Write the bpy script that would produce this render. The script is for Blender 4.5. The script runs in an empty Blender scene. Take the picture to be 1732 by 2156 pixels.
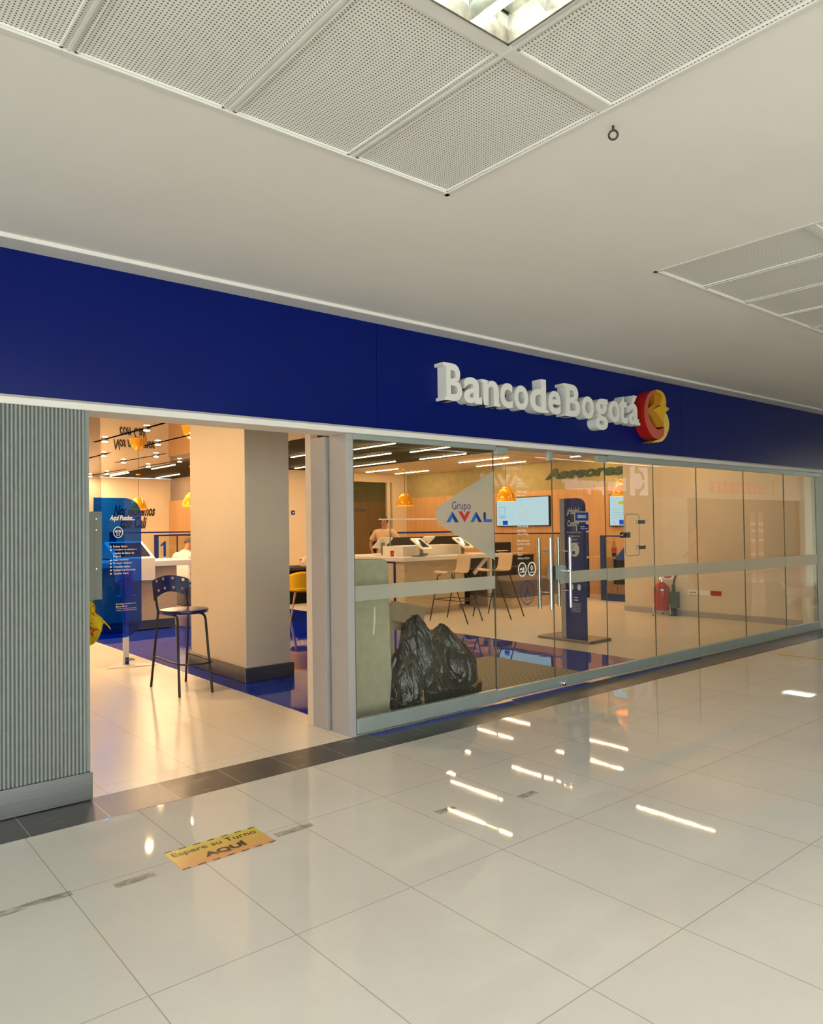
import bpy, bmesh, math, random
from mathutils import Vector, Matrix, noise
random.seed(7)
PI = math.pi
S = bpy.context.scene
COL = S.collection

# ------------------------------------------------------------------ camera
cam_d = bpy.data.cameras.new('camera'); cam = bpy.data.objects.new('camera', cam_d); COL.objects.link(cam)
F_PX, CX, CY = 1577.0, 866.0, 1078.0
d1 = Vector((1895.0, 6.0, F_PX)).normalized()
d2 = Vector((-1312.0, 50.0, F_PX)); d2 = (d2 - d1 * d1.dot(d2)).normalized()
d3 = d1.cross(d2)
right = Vector((d1[0], d2[0], d3[0])); down = Vector((d1[1], d2[1], d3[1])); fwd = Vector((d1[2], d2[2], d3[2]))
rot = Matrix((right, -down, -fwd)).transposed().to_4x4()
cam.matrix_world = Matrix.Translation((0, 0, 1.65)) @ rot
cam_d.sensor_fit = 'VERTICAL'; cam_d.sensor_height = 24.0
cam_d.lens = F_PX * 24.0 / 2156.0
cam_d.clip_start = 0.05; cam_d.clip_end = 200
S.camera = cam

# ------------------------------------------------------------------ world, exposure
W = bpy.data.worlds.new('world'); S.world = W; W.use_nodes = True
bg = W.node_tree.nodes['Background']; bg.inputs[0].default_value = (0.98, 1.0, 0.955, 1); bg.inputs[1].default_value = 2.05
S.view_settings.view_transform = 'Standard'; S.view_settings.look = 'None'
S.view_settings.gamma = 1.0; S.view_settings.use_curve_mapping = False
S.view_settings.exposure = 1.3
S.cycles.max_bounces = 10; S.cycles.diffuse_bounces = 4; S.cycles.glossy_bounces = 5
S.cycles.transparent_max_bounces = 32; S.cycles.transmission_bounces = 6
S.cycles.sample_clamp_indirect = 6.0
S.cycles.use_denoising = True
S.cycles.caustics_reflective = False; S.cycles.caustics_refractive = False
MALL_LAMP = 17.0      # radiance of the mall's fluorescent tubes and trays
SHOP_LAMP = 46.0      # radiance of the shop's line lights
SPOT_LAMP = 820.0     # radiance of the round spots
WARM = (1.0, 0.62, 0.30)
COOL = (1.0, 0.99, 0.945)

# ------------------------------------------------------------------ materials
class NT:
    def __init__(s, name):
        s.m = bpy.data.materials.new(name); s.m.use_nodes = True; s.t = s.m.node_tree
        s.t.nodes.clear(); s.out = s.n('ShaderNodeOutputMaterial')
    def n(s, kind, **k):
        x = s.t.nodes.new(kind)
        for a, b in k.items(): setattr(x, a, b)
        return x
    def l(s, a, b): s.t.links.new(a, b)
    def val(s, sock, v):
        if hasattr(v, 'is_linked') or isinstance(v, bpy.types.NodeSocket): s.l(v, sock)
        else: sock.default_value = v
    def math(s, op, a, b=0.0, c=None):
        x = s.n('ShaderNodeMath', operation=op); s.val(x.inputs[0], a); s.val(x.inputs[1], b)
        if c is not None: s.val(x.inputs[2], c)
        return x.outputs[0]
    def xyz(s):
        g = s.n('ShaderNodeTexCoord'); q = s.n('ShaderNodeSeparateXYZ'); s.l(g.outputs['Object'], q.inputs[0])
        return g.outputs['Object'], q.outputs[0], q.outputs[1], q.outputs[2]
    def mix(s, f, a, b):
        x = s.n('ShaderNodeMix', data_type='RGBA'); s.val(x.inputs[0], f)
        s.val(x.inputs[6], a if isinstance(a, bpy.types.NodeSocket) else (*a[:3], 1)); s.val(x.inputs[7], b if isinstance(b, bpy.types.NodeSocket) else (*b[:3], 1))
        return x.outputs[2]
    def noise(s, vec, scale, detail=4, rough=.55, sc=None):
        if sc:
            mp = s.n('ShaderNodeMapping'); s.l(vec, mp.inputs[0]); mp.inputs['Scale'].default_value = sc; vec = mp.outputs[0]
        x = s.n('ShaderNodeTexNoise'); s.l(vec, x.inputs['Vector']); x.inputs['Scale'].default_value = scale
        x.inputs['Detail'].default_value = detail; x.inputs['Roughness'].default_value = rough
        return x.outputs['Fac']
    def ramp(s, f, a, b):
        x = s.n('ShaderNodeMapRange'); s.val(x.inputs[0], f); x.inputs[1].default_value = a; x.inputs[2].default_value = b
        return x.outputs[0]
    def bsdf(s, color, rough=.5, metal=0., spec=.5, bump=None, bs=.1, bd=.01, coat=0., ior=1.45):
        p = s.n('ShaderNodeBsdfPrincipled')
        s.val(p.inputs['Base Color'], color if isinstance(color, bpy.types.NodeSocket) else (*color[:3], 1))
        s.val(p.inputs['Roughness'], rough); p.inputs['Metallic'].default_value = metal
        p.inputs['Specular IOR Level'].default_value = spec; p.inputs['IOR'].default_value = ior
        p.inputs['Coat Weight'].default_value = coat; p.inputs['Coat Roughness'].default_value = .03
        if bump is not None:
            b = s.n('ShaderNodeBump'); b.inputs['Strength'].default_value = bs; b.inputs['Distance'].default_value = bd
            s.l(bump, b.inputs['Height']); s.l(b.outputs[0], p.inputs['Normal'])
        return p
    def done(s, sh):
        s.l(sh.outputs[0], s.out.inputs[0]); return s.m

def plain(name, c, rough=.5, metal=0., spec=.5, var=.06, scale=6., **k):
    t = NT(name); v, x, y, z = t.xyz(); f = t.noise(v, scale)
    col = t.mix(t.ramp(f, .3, .7), tuple(q * (1 - var) for q in c), tuple(min(1, q * (1 + var)) for q in c))
    return t.done(t.bsdf(col, rough, metal, spec, **k))
def emit(name, c, s):
    t = NT(name); e = t.n('ShaderNodeEmission'); e.inputs[0].default_value = (*c, 1); e.inputs[1].default_value = s
    return t.done(e)
def pane_mat(name, tint, ior=1.5, body=None, bodyf=0., rough=0.0, gloss=(1, 1, 1)):
    t = NT(name)
    fr = t.n('ShaderNodeFresnel'); ge = t.n('ShaderNodeNewGeometry'); t.l(t.math('MULTIPLY_ADD', ge.outputs['Backfacing'], 1 / ior - ior, ior), fr.inputs[0])
    tr = t.n('ShaderNodeBsdfTransparent'); tr.inputs[0].default_value = (*tint, 1)
    gl = t.n('ShaderNodeBsdfGlossy'); gl.inputs['Roughness'].default_value = rough; gl.inputs[0].default_value = (*gloss, 1)
    base = tr
    if body:
        df = t.n('ShaderNodeBsdfDiffuse'); df.inputs[0].default_value = (*body, 1)
        tl = t.n('ShaderNodeBsdfTranslucent'); tl.inputs[0].default_value = (*body, 1)
        a = t.n('ShaderNodeAddShader'); m1 = t.n('ShaderNodeMixShader'); m1.inputs[0].default_value = .45
        t.l(df.outputs[0], m1.inputs[1]); t.l(tl.outputs[0], m1.inputs[2])
        m2 = t.n('ShaderNodeMixShader'); m2.inputs[0].default_value = bodyf
        t.l(tr.outputs[0], m2.inputs[1]); t.l(m1.outputs[0], m2.inputs[2]); base = m2
    m = t.n('ShaderNodeMixShader'); t.l(fr.outputs[0], m.inputs[0]); t.l(base.outputs[0], m.inputs[1]); t.l(gl.outputs[0], m.inputs[2])
    return t.done(m)
def tiles(name, c, grout, px, py, x0, y0, w, rough, var=.05, vs=1.3, stain=None, rz=0., spec=.5, per=.0):
    t = NT(name); v, x, y, z = t.xyz()
    dx = t.math('PINGPONG', t.math('SUBTRACT', x, x0), px / 2); dy = t.math('PINGPONG', t.math('SUBTRACT', y, y0), py / 2)
    line = t.math('LESS_THAN', t.math('MINIMUM', dx, dy), w / 2)
    f = t.noise(v, vs, 6, .6); g = t.noise(v, 24, 3, .6)
    col = t.mix(t.ramp(f, .3, .7), tuple(q * (1 - var) for q in c), tuple(q * (1 + var) for q in c))
    col = t.mix(t.math('MULTIPLY', t.ramp(g, .45, .75), .10), col, tuple(q * .8 for q in c))
    if per:
        cx = t.math('FLOOR', t.math('DIVIDE', t.math('SUBTRACT', x, x0), px)); cy = t.math('FLOOR', t.math('DIVIDE', t.math('SUBTRACT', y, y0), py))
        wn = t.n('ShaderNodeTexWhiteNoise', noise_dimensions='1D'); t.l(t.math('MULTIPLY_ADD', cx, 7.31, cy), wn.inputs['W'])
        col = t.mix(t.math('MULTIPLY', wn.outputs['Value'], per), col, tuple(q * .75 for q in c))
    if stain:
        col = t.mix(t.math('MULTIPLY', t.ramp(t.noise(v, 3.2, 6, .7, (1, 3.2, 1)), .58, .72), stain[3]), col, stain[:3])
    col = t.mix(line, col, grout)
    r = t.math('ADD', t.math('MULTIPLY', t.noise(v, 5), .06 if rough > .1 else .05), rough)
    bmp = t.math('MULTIPLY', line, -1.0)
    return t.done(t.bsdf(col, r, 0, spec, bump=bmp, bs=.25, bd=.002))
def wood(name, c, c2, sc, rough=.45, bands=.5):
    t = NT(name); v, x, y, z = t.xyz()
    f = t.noise(v, 1.0, 6, .65, sc); g = t.noise(v, 3.1, 3, .5, sc)
    col = t.mix(t.ramp(t.math('ADD', t.math('MULTIPLY', f, 1 - bands), t.math('MULTIPLY', g, bands)), .32, .68), c, c2)
    return t.done(t.bsdf(col, rough, 0, .35, bump=f, bs=.08, bd=.002))

M = {}
M['mall_floor'] = tiles('polished_mall_tile', (.68, .665, .61), (.43, .41, .37), .606, 1.0, .988, .68, .0055, .0, .05, per=.10, spec=.5)
M['dark_tile'] = tiles('dark_slate_tile', (.062, .060, .060), (.30, .29, .26), .42, 1.7, 1.015, 4.1, .006, .30, .22, 5, stain=(.32, .29, .25, .55), per=.35)
M['shop_floor'] = tiles('matt_beige_tile', (.74, .69, .61), (.52, .46, .38), .60, 1.2, .95, .26, .005, .26, .05, .9, per=.05, spec=.4)
t = NT('blue_lacquer_floor'); v, x, y, z = t.xyz()
M['blue_floor'] = t.done(t.bsdf(t.mix(t.ramp(t.noise(v, 3), .3, .7), (.003, .022, .42), (.004, .03, .50)), .02, 0, .45, bump=t.noise(v, 2.2, 3), bs=.10, bd=.012, ior=1.52))
M['plaster'] = plain('white_ceiling_plaster', (.77, .755, .715), .9, spec=.1, var=.025, scale=1.2)
M['plaster2'] = plain('off_white_trim_paint', (.73, .715, .68), .5, spec=.3, var=.02)
M['tee'] = plain('white_painted_steel_tee', (.69, .685, .65), .35, spec=.4, var=.03)
t = NT('perforated_white_metal'); v, x, y, z = t.xyz()
ax = t.math('SUBTRACT', t.math('MODULO', t.math('ADD', x, 40.), .0148), .0074); ay = t.math('SUBTRACT', t.math('MODULO', t.math('ADD', y, 40.), .0148), .0074)
rr = t.math('SQRT', t.math('ADD', t.math('MULTIPLY', ax, ax), t.math('MULTIPLY', ay, ay)))
rim = t.math('MULTIPLY', t.math('LESS_THAN', rr, .0033), t.math('GREATER_THAN', 1.0, 0.0))
M['perf'] = t.done(t.bsdf(t.mix(rim, (.76, .755, .715), (.12, .12, .115)), .6, 0, .2))
M['fascia'] = plain('satin_blue_fascia_panel', (.0, .007, .12), .28, spec=.20, var=.05, scale=2)
M['ribbed'] = plain('grey_green_ribbed_paint', (.235, .262, .25), .6, spec=.3, var=.05, scale=14)
t = NT('brushed_steel'); v, x, y, z = t.xyz(); f = t.noise(v, 1.5, 5, .6, (1, 1, 60))
M['steel'] = t.done(t.bsdf(t.mix(f, (.15, .16, .165), (.25, .26, .265)), t.ramp(f, -.55, 2.6), .9, .5))
M['chrome'] = plain('polished_steel', (.78, .77, .74), .13, metal=1., var=.03)
M['satin'] = plain('satin_steel_tube', (.30, .315, .30), .22, metal=1., var=.03)
M['alu'] = plain('grey_painted_aluminium', (.38, .365, .355), .42, spec=.45, var=.03)
M['boxgrey'] = plain('dull_grey_box_paint', (.20, .21, .18), .5)
M['alu2'] = plain('grey_green_anodised_rail', (.40, .47, .44), .34, metal=.45, var=.04)
M['glass'] = pane_mat('clear_pane_glass', (.955, .975, .955))
M['edge'] = plain('dark_glass_edge', (.13, .15, .11), .3)
M['frost'] = pane_mat('frosted_film', (.80, .82, .76), body=(.74, .76, .67), bodyf=.52, rough=.35)
M['acryl'] = pane_mat('blue_acrylic', (.05, .36, .95), body=(.0, .04, .30), bodyf=.10)
M['acryl_edge'] = plain('glossy_blue_edge', (.0, .16, .62), .15)
M['decal'] = plain('pale_vinyl', (.80, .84, .76), .5)
M['decal_blue'] = plain('navy_vinyl', (.01, .03, .22), .45)
M['decal_mid'] = plain('mid_blue_vinyl', (.02, .14, .46), .45)
M['decal_red'] = plain('red_vinyl', (.50, .035, .03), .45)
M['letter'] = plain('white_letter_paint', (.74, .75, .70), .4, spec=.4, var=.02)
M['red'] = plain('red_logo_paint', (.42, .012, .006), .38)
M['red2'] = plain('dull_red_logo_face', (.50, .10, .06), .45)
M['amber'] = plain('amber_logo_paint', (.66, .38, .01), .38)
M['amber2'] = plain('deep_amber_logo_paint', (.50, .22, .006), .38)
M['gold'] = plain('pale_gold_logo_paint', (.72, .52, .12), .4)
M['column'] = plain('cream_column_paint', (.70, .62, .50), .75, spec=.2, var=.02, scale=2)
M['wall'] = plain('cream_wall_paint', (.70, .60, .47), .8, spec=.15, var=.03, scale=2)
M['wall_grey'] = plain('taupe_wall_paint', (.30, .24, .20), .8, spec=.15, var=.05, scale=2)
M['wall_green_refl'] = plain('wall_paint_with_green_reflection', (.36, .31, .17), .85, spec=.1, var=.10, scale=5)  # olive tint paints the green fascia's reflection in the glass into the wall
M['wood_wall'] = wood('light_oak_wall_veneer', (.48, .27, .12), (.62, .38, .19), (9, 9, .35), .5)
M['wood_box'] = wood('pale_oak_laminate', (.50, .38, .24), (.62, .50, .34), (1.2, 1.2, 14), .5)
M['wood_leg'] = wood('beech_leg_wood', (.50, .28, .12), (.62, .38, .18), (30, 30, 3), .45)
M['ply'] = wood('pale_plywood_shell', (.60, .45, .29), (.70, .55, .38), (20, 20, 6), .42)
M['mirror'] = plain('brown_lacquered_stretch_ceiling', (.085, .055, .045), .02, spec=.45, var=.03, bump=None, ior=1.42)
M['slat'] = plain('black_ceiling_slat', (.035, .027, .018), .55, var=.1)
M['dark'] = plain('matt_black_void', (.012, .010, .009), .9, spec=.05)
M['beige_ceil'] = plain('cream_ceiling_paint', (.68, .58, .42), .85, spec=.1, var=.02)
M['black'] = plain('black_powder_coat', (.012, .011, .010), .35, spec=.5, var=.1)
M['wire'] = plain('dark_grey_wire', (.035, .035, .033), .4, var=.1)
M['navy'] = plain('navy_plastic', (.004, .012, .11), .28, spec=.5, var=.05)
M['blueframe'] = plain('royal_blue_frame_paint', (.004, .02, .17), .4, var=.04)
M['bluenum'] = plain('bright_blue_number', (.002, .04, .36), .4)
M['white'] = plain('white_solid_surface', (.80, .76, .70), .32, spec=.5, var=.015)
M['whitep'] = plain('white_plastic', (.80, .79, .77), .3, var=.015)
M['screen_dark'] = plain('dark_tablet_glass', (.02, .028, .04), .06, spec=.7)
M['yellow_lamp'] = plain('glossy_yellow_enamel', (.72, .33, .005), .12, spec=.6, var=.03, coat=.6)
M['yellow_seat'] = plain('yellow_upholstery', (.78, .44, .01), .75, spec=.2, var=.05, scale=30)
M['sofa'] = plain('grey_sofa_fabric', (.17, .15, .14), .9, spec=.1, var=.10, scale=40)
M['sofa_dk'] = plain('charcoal_panel_fabric', (.055, .048, .050), .9, spec=.1, var=.10, scale=40)
M['shirt_w'] = plain('white_cotton', (.82, .78, .72), .9, spec=.1, var=.04, scale=9, bump=None)
M['jeans'] = plain('dark_denim', (.022, .028, .040), .9, spec=.1, var=.2, scale=30)
M['skin'] = plain('warm_skin', (.42, .20, .11), .55, spec=.35, var=.05)
M['hair'] = plain('short_grey_hair', (.13, .11, .095), .85, spec=.2, var=.3, scale=60)
M['hair_dk'] = plain('dark_hair', (.02, .016, .012), .8, var=.3, scale=60)
M['orange'] = plain('orange_cotton', (.85, .22, .06), .9, spec=.1)
M['beige_shirt'] = plain('tan_cotton', (.62, .42, .27), .9, spec=.1, var=.05)
M['fur'] = plain('cream_dog_fur', (.88, .84, .74), .95, spec=.05, var=.15, scale=40)
M['fur_dk'] = plain('grey_muzzle_fur', (.24, .20, .17), .95, spec=.05, var=.15, scale=40)
M['felt'] = plain('khaki_grey_board', (.48, .44, .32), .9, spec=.1, var=.08, scale=12)
M['card'] = plain('brown_cardboard', (.36, .26, .16), .85, spec=.1, var=.08, scale=10)
t = NT('black_bin_liner_plastic'); v, x, y, z = t.xyz()
h = t.math('ADD', t.noise(v, 3.4, 5, .62, (1.6, 1.6, .8)), t.math('MULTIPLY', t.noise(v, 19, 4, .6, (1, 1, .6)), .35))
M['bag'] = t.done(t.bsdf((.020, .019, .013), .24, 0, .9, bump=h, bs=1.0, bd=.035))
M['ext_red'] = plain('fire_red_enamel', (.42, .025, .012), .25, spec=.5, var=.03)
M['ext_green'] = plain('dark_green_enamel', (.02, .05, .035), .3, var=.05)
M['tape_blue'] = plain('royal_blue_tape', (.01, .05, .42), .5)
M['rubber'] = plain('black_rubber', (.02, .02, .02), .8)
M['cup_red'] = plain('red_paper_cup', (.55, .02, .015), .5)
M['greenletter'] = plain('dark_green_sign_letter', (.0, .028, .014), .4)
M['lit_letter'] = emit('backlit_white_letter', (.86, .84, .92), .55)
M['opp_green'] = plain('leaf_green_fascia', (.22, .34, .03), .6, var=.04)
M['opp_wall'] = plain('pale_stone_wall', (.50, .46, .36), .8, spec=.15, var=.04)
M['opp_col'] = plain('pale_green_column_paint', (.66, .70, .60), .8, spec=.15, var=.02)
M['opp_dark'] = plain('dark_shop_interior', (.07, .045, .025), .8, var=.1)
M['opp_red'] = plain('orange_red_sign_letters', (.85, .12, .03), .5)
M['terra'] = plain('red_floor_kerb', (.50, .16, .10), .6)
M['lawn'] = plain('green_lawn', (.22, .40, .05), .95, spec=.05, var=.3, scale=8)
M['leaf'] = plain('tree_leaves', (.10, .22, .03), .9, spec=.1, var=.5, scale=12)
t = NT('striped_entrance_mat'); v, x, y, z = t.xyz()
st = t.math('LESS_THAN', t.math('MODULO', t.math('ADD', y, 10.), .040), .020)
M['mat'] = t.done(t.bsdf(t.mix(st, (.035, .028, .020), (.62, .55, .40)), .7, 0, .3))
t = NT('yellow_to_orange_sticker'); v, x, y, z = t.xyz()
M['sticker'] = t.done(t.bsdf(t.mix(t.ramp(t.math('ADD', y, t.math('MULTIPLY', t.noise(v, 20), .03)), .235, .015), (.62, .50, .055), (.70, .33, .15)), .35, 0, .4))
t = NT('hazard_tape'); v, x, y, z = t.xyz()
M['hazard'] = t.done(t.bsdf(t.mix(t.math('LESS_THAN', t.math('MODULO', t.math('ADD', t.math('ADD', x, y), 10.), .12), .03), (.72, .50, .03), (.22, .16, .03)), .5))
t = NT('worn_tape_residue'); v, x, y, z = t.xyz()
nn = t.ramp(t.noise(v, 7, 6, .7, (1, 3, 1)), .40, .60)
tr = t.n('ShaderNodeBsdfTransparent'); mm = t.n('ShaderNodeMixShader'); t.l(t.math('MULTIPLY', nn, .36), mm.inputs[0]); pb = t.bsdf((.30, .27, .215), .5)
t.l(tr.outputs[0], mm.inputs[1]); t.l(pb.outputs[0], mm.inputs[2]); M['residue'] = t.done(mm)
t = NT('yellow_floral_cloth'); v, x, y, z = t.xyz()
M['cloth'] = t.done(t.bsdf(t.mix(t.ramp(t.noise(v, 26, 3), .55, .62), (.62, .44, .02), (.45, .05, .02)), .85, 0, .1))
t = NT('pale_plastic_sack'); v, x, y, z = t.xyz()
M['sack'] = t.done(t.bsdf(t.mix(t.noise(v, 4), (.55, .42, .28), (.70, .58, .42)), .5, bump=t.noise(v, 12, 5), bs=.5, bd=.03))
M['line'] = emit('warm_led_diffuser', WARM, SHOP_LAMP)
M['spot'] = emit('warm_spot_lens', (1.0, .66, .34), SPOT_LAMP)
M['tube'] = emit('cool_fluorescent_tube', COOL, MALL_LAMP * 1.3)
M['tray'] = emit('cool_light_diffuser', COOL, MALL_LAMP)
M['tv'] = emit('pale_blue_tv_picture', (.60, .80, .86), .38)
M['tv_blue'] = emit('tv_picture_blue', (.01, .09, .62), .36)
M['tv_grey'] = emit('tv_picture_grey', (.35, .50, .58), .36)
M['tv_yel'] = emit('tv_picture_yellow', (.85, .60, .03), .36)
M['tv_cyan'] = emit('tv_picture_cyan', (.25, .65, .80), .36)
t = NT('polished_reflector_louvre'); M['louvre'] = t.done(t.bsdf((.62, .68, .63), .16, 1., .5))
M['louvre_side'] = plain('grimy_lamp_housing', (.16, .15, .11), .5, var=.4, scale=30)

# ------------------------------------------------------------------ mesh helpers
class MB:
    def __init__(s): s.b = bmesh.new()
    def add(s, vs, fs):
        q = [s.b.verts.new(v) for v in vs]; out = []
        for f in fs:
            try: out.append(s.b.faces.new([q[i] for i in f]))
            except ValueError: pass
        return out
    def box(s, x0, x1, y0, y1, z0, z1):
        s.add([(x, y, z) for x in (x0, x1) for y in (y0, y1) for z in (z0, z1)],
              [(0, 1, 3, 2), (4, 6, 7, 5), (0, 4, 5, 1), (2, 3, 7, 6), (0, 2, 6, 4), (1, 5, 7, 3)]); return s
    def obox(s, c, ex, ey, ez):
        c, ex, ey, ez = map(Vector, (c, ex, ey, ez))
        s.add([c + ex * a + ey * b + ez * d for a in (-1, 1) for b in (-1, 1) for d in (-1, 1)],
              [(0, 1, 3, 2), (4, 6, 7, 5), (0, 4, 5, 1), (2, 3, 7, 6), (0, 2, 6, 4), (1, 5, 7, 3)]); return s
    def cyl(s, p0, p1, r0, r1=None, n=20, cap=True):
        p0, p1 = Vector(p0), Vector(p1); r1 = r0 if r1 is None else r1
        d = (p1 - p0).normalized(); a = d.orthogonal().normalized(); b = d.cross(a)
        vs = [p + (a * math.cos(2 * PI * i / n) + b * math.sin(2 * PI * i / n)) * r for p, r in ((p0, r0), (p1, r1)) for i in range(n)]
        fs = [(i, (i + 1) % n, n + (i + 1) % n, n + i) for i in range(n)]
        if cap: fs += [tuple(reversed(range(n))), tuple(range(n, 2 * n))]
        s.add(vs, fs); return s
    def tube(s, pts, r, n=10, closed=False, rad=None):
        pts = [Vector(p) for p in pts]; m = len(pts); vs = []; a = None
        for i, p in enumerate(pts):
            q0 = pts[i - 1] if (i or closed) else p; q1 = pts[(i + 1) % m] if (i < m - 1 or closed) else p
            d = (q1 - q0).normalized()
            a = d.orthogonal().normalized() if a is None else (a - d * a.dot(d)).normalized()
            b = d.cross(a); R = rad[i] if rad else r
            vs += [p + (a * math.cos(2 * PI * k / n) + b * math.sin(2 * PI * k / n)) * R for k in range(n)]
        fs = []
        for i in range(m if closed else m - 1):
            j = (i + 1) % m
            fs += [(i * n + k, i * n + (k + 1) % n, j * n + (k + 1) % n, j * n + k) for k in range(n)]
        if not closed: fs += [tuple(reversed(range(n))), tuple(range((m - 1) * n, m * n))]
        s.add(vs, fs); return s
    def lathe(s, prof, c, n=32):
        c = Vector(c); vs = []
        for r, z in prof: vs += [c + Vector((r * math.cos(2 * PI * k / n), r * math.sin(2 * PI * k / n), z)) for k in range(n)]
        fs = [(i * n + k, i * n + (k + 1) % n, (i + 1) * n + (k + 1) % n, (i + 1) * n + k) for i in range(len(prof) - 1) for k in range(n)]
        s.add(vs, fs); return s
    def poly(s, pts, o, xd, yd, th):
        """outline pts (x, y) in the plane o, xd, yd, thickness th along xd x yd"""
        o, xd, yd = Vector(o), Vector(xd), Vector(yd); nn = xd.cross(yd); n = len(pts)
        vs = [o + xd * a + yd * b for a, b in pts] + [o + xd * a + yd * b - nn * th for a, b in pts]
        s.add(vs, [tuple(range(n)), tuple(reversed(range(n, 2 * n)))] + [(i, i + n, (i + 1) % n + n, (i + 1) % n) for i in range(n)]); return s
    def sph(s, c, r, n=16, sc=(1, 1, 1)):
        c = Vector(c); m = n // 2; vs = []
        for i in range(m + 1):
            for k in range(n):
                a, b = PI * i / m, 2 * PI * k / n
                vs.append(c + Vector((r * sc[0] * math.sin(a) * math.cos(b), r * sc[1] * math.sin(a) * math.sin(b), r * sc[2] * math.cos(a))))
        s.add(vs, [(i * n + k, (i + 1) * n + k, (i + 1) * n + (k + 1) % n, i * n + (k + 1) % n) for i in range(m) for k in range(n)])
        return s
    def text(s, body, o, xd, yd, w=None, h=None, th=.002, bold=0., shear=0., center=False, res=3, anchor_base=True):
        c = bpy.data.curves.new('tmp', 'FONT'); c.body = body; c.extrude = .0; c.offset = bold; c.shear = shear; c.resolution_u = res
        q = bpy.data.objects.new('tmp', c); COL.objects.link(q); dg = bpy.context.evaluated_depsgraph_get(); dg.update()
        me = q.evaluated_get(dg).to_mesh()
        vs = [Vector(v.co) for v in me.vertices]; fs = [tuple(p.vertices) for p in me.polygons]
        x0 = min(v.x for v in vs); x1 = max(v.x for v in vs); y0 = min(v.y for v in vs); y1 = max(v.y for v in vs)
        ky = (h / (y1 - y0)) if h else w / (x1 - x0); kx = (w / (x1 - x0)) if w else ky
        o, xd, yd = Vector(o), Vector(xd), Vector(yd); nn = xd.cross(yd)
        ox = -(x1 - x0) / 2 if center else 0
        P = [((v.x - x0 + ox) * kx, (v.y - y0) * ky) for v in vs]
        bm = bmesh.new(); q1 = [bm.verts.new(o + xd * a + yd * b + nn * th) for a, b in P]
        for f in fs:
            try: bm.faces.new([q1[i] for i in f])
            except ValueError: pass
        if th > .0012:
            bmesh.ops.remove_doubles(bm, verts=bm.verts, dist=1e-6)
            ret = bmesh.ops.extrude_face_region(bm, geom=bm.faces[:])
            bmesh.ops.translate(bm, vec=-nn * th, verts=[g for g in ret['geom'] if isinstance(g, bmesh.types.BMVert)])
            bmesh.ops.recalc_face_normals(bm, faces=bm.faces)
        tmp = bpy.data.meshes.new('tmp'); bm.to_mesh(tmp); bm.free(); s.b.from_mesh(tmp); bpy.data.meshes.remove(tmp)
        bpy.data.objects.remove(q); bpy.data.curves.remove(c); return s
    def build(s, name, m, parent=None, smooth=False, bevel=0., loc=None, seg=2, ang=40):
        bmesh.ops.recalc_face_normals(s.b, faces=s.b.faces)
        org = Vector(loc) if loc is not None else Vector((0, 0, 0))
        if loc is not None: bmesh.ops.translate(s.b, vec=-org, verts=s.b.verts)
        me = bpy.data.meshes.new(name); s.b.to_mesh(me); s.b.free()
        for q in (m if isinstance(m, list) else [m]): me.materials.append(q)
        if smooth:
            me.shade_smooth()
        o = bpy.data.objects.new(name, me); COL.objects.link(o); o.location = org
        if parent is not None:
            o.parent = parent; o.location = org - parent.location
            if parent.parent is not None: o.location = org - parent.location - parent.parent.location
        if bevel:
            b = o.modifiers.new('bevel', 'BEVEL'); b.width = bevel; b.segments = seg; b.limit_method = 'ANGLE'; b.angle_limit = math.radians(ang)
        if smooth and not bevel:
            try:
                me.set_sharp_from_angle(angle=math.radians(50))
            except Exception: pass
        return o

def thing(name, label, cat, loc=(0, 0, 0), group=None):
    o = bpy.data.objects.new(name, None); COL.objects.link(o); o.location = loc; o.empty_display_size = .05
    return tag(o, label, cat, group)
def tag(o, label, cat, group=None, kind=None):
    o['label'] = label; o['category'] = cat
    if group: o['group'] = group
    if kind: o['kind'] = kind
    return o
def struct(o, label=None):
    o['kind'] = 'structure'
    if label: o['label'] = label
    return o
def dup(o, off, label=None, parent=None, group=None):
    c = o.copy(); COL.objects.link(c)
    if parent is None:
        c.location = Vector(o.location) + Vector(off)
        if label: c['label'] = label
        if group: c['group'] = group
    else: c.parent = parent
    for ch in list(o.children): dup(ch, off, parent=c)
    return c
X, Y, Z = (1, 0, 0), (0, 1, 0), (0, 0, 1)
NX, NY = (-1, 0, 0), (0, -1, 0)
def arc(cx, cy, r, a0, a1, n=10): return [(cx + r * math.cos(math.radians(a0 + (a1 - a0) * i / n)), cy + r * math.sin(math.radians(a0 + (a1 - a0) * i / n))) for i in range(n + 1)]
def rrect(x0, x1, y0, y1, r, n=6):
    return arc(x1 - r, y0 + r, r, -90, 0, n) + arc(x1 - r, y1 - r, r, 0, 90, n) + arc(x0 + r, y1 - r, r, 90, 180, n) + arc(x0 + r, y0 + r, r, 180, 270, n)
def ring(mb, o, xd, yd, rx, ry, w, th, n=32):
    o, xd, yd = Vector(o), Vector(xd), Vector(yd); nn = xd.cross(yd); vs = []
    for k in range(n):
        a = 2 * PI * k / n
        for rr_ in (0, w):
            p = o + xd * (rx - rr_) * math.cos(a) + yd * (ry - rr_) * math.sin(a); vs += [p, p + nn * th]
    fs = []
    for k in range(n):
        i, j = 4 * k, 4 * ((k + 1) % n)
        fs += [(i, j, j + 1, i + 1), (i + 2, i + 3, j + 3, j + 2), (i + 1, j + 1, j + 3, i + 3), (i, i + 2, j + 2, j)]
    mb.add(vs, fs)
def disc(mb, o, xd, yd, rx, ry, th, n=28): mb.poly([(rx * math.cos(2 * PI * k / n), ry * math.sin(2 * PI * k / n)) for k in range(n)], Vector(o) + Vector(xd).cross(Vector(yd)) * th, xd, yd, th)

CEIL = 3.35; SC = 3.25; YF = 4.87; YG = 4.90
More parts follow.
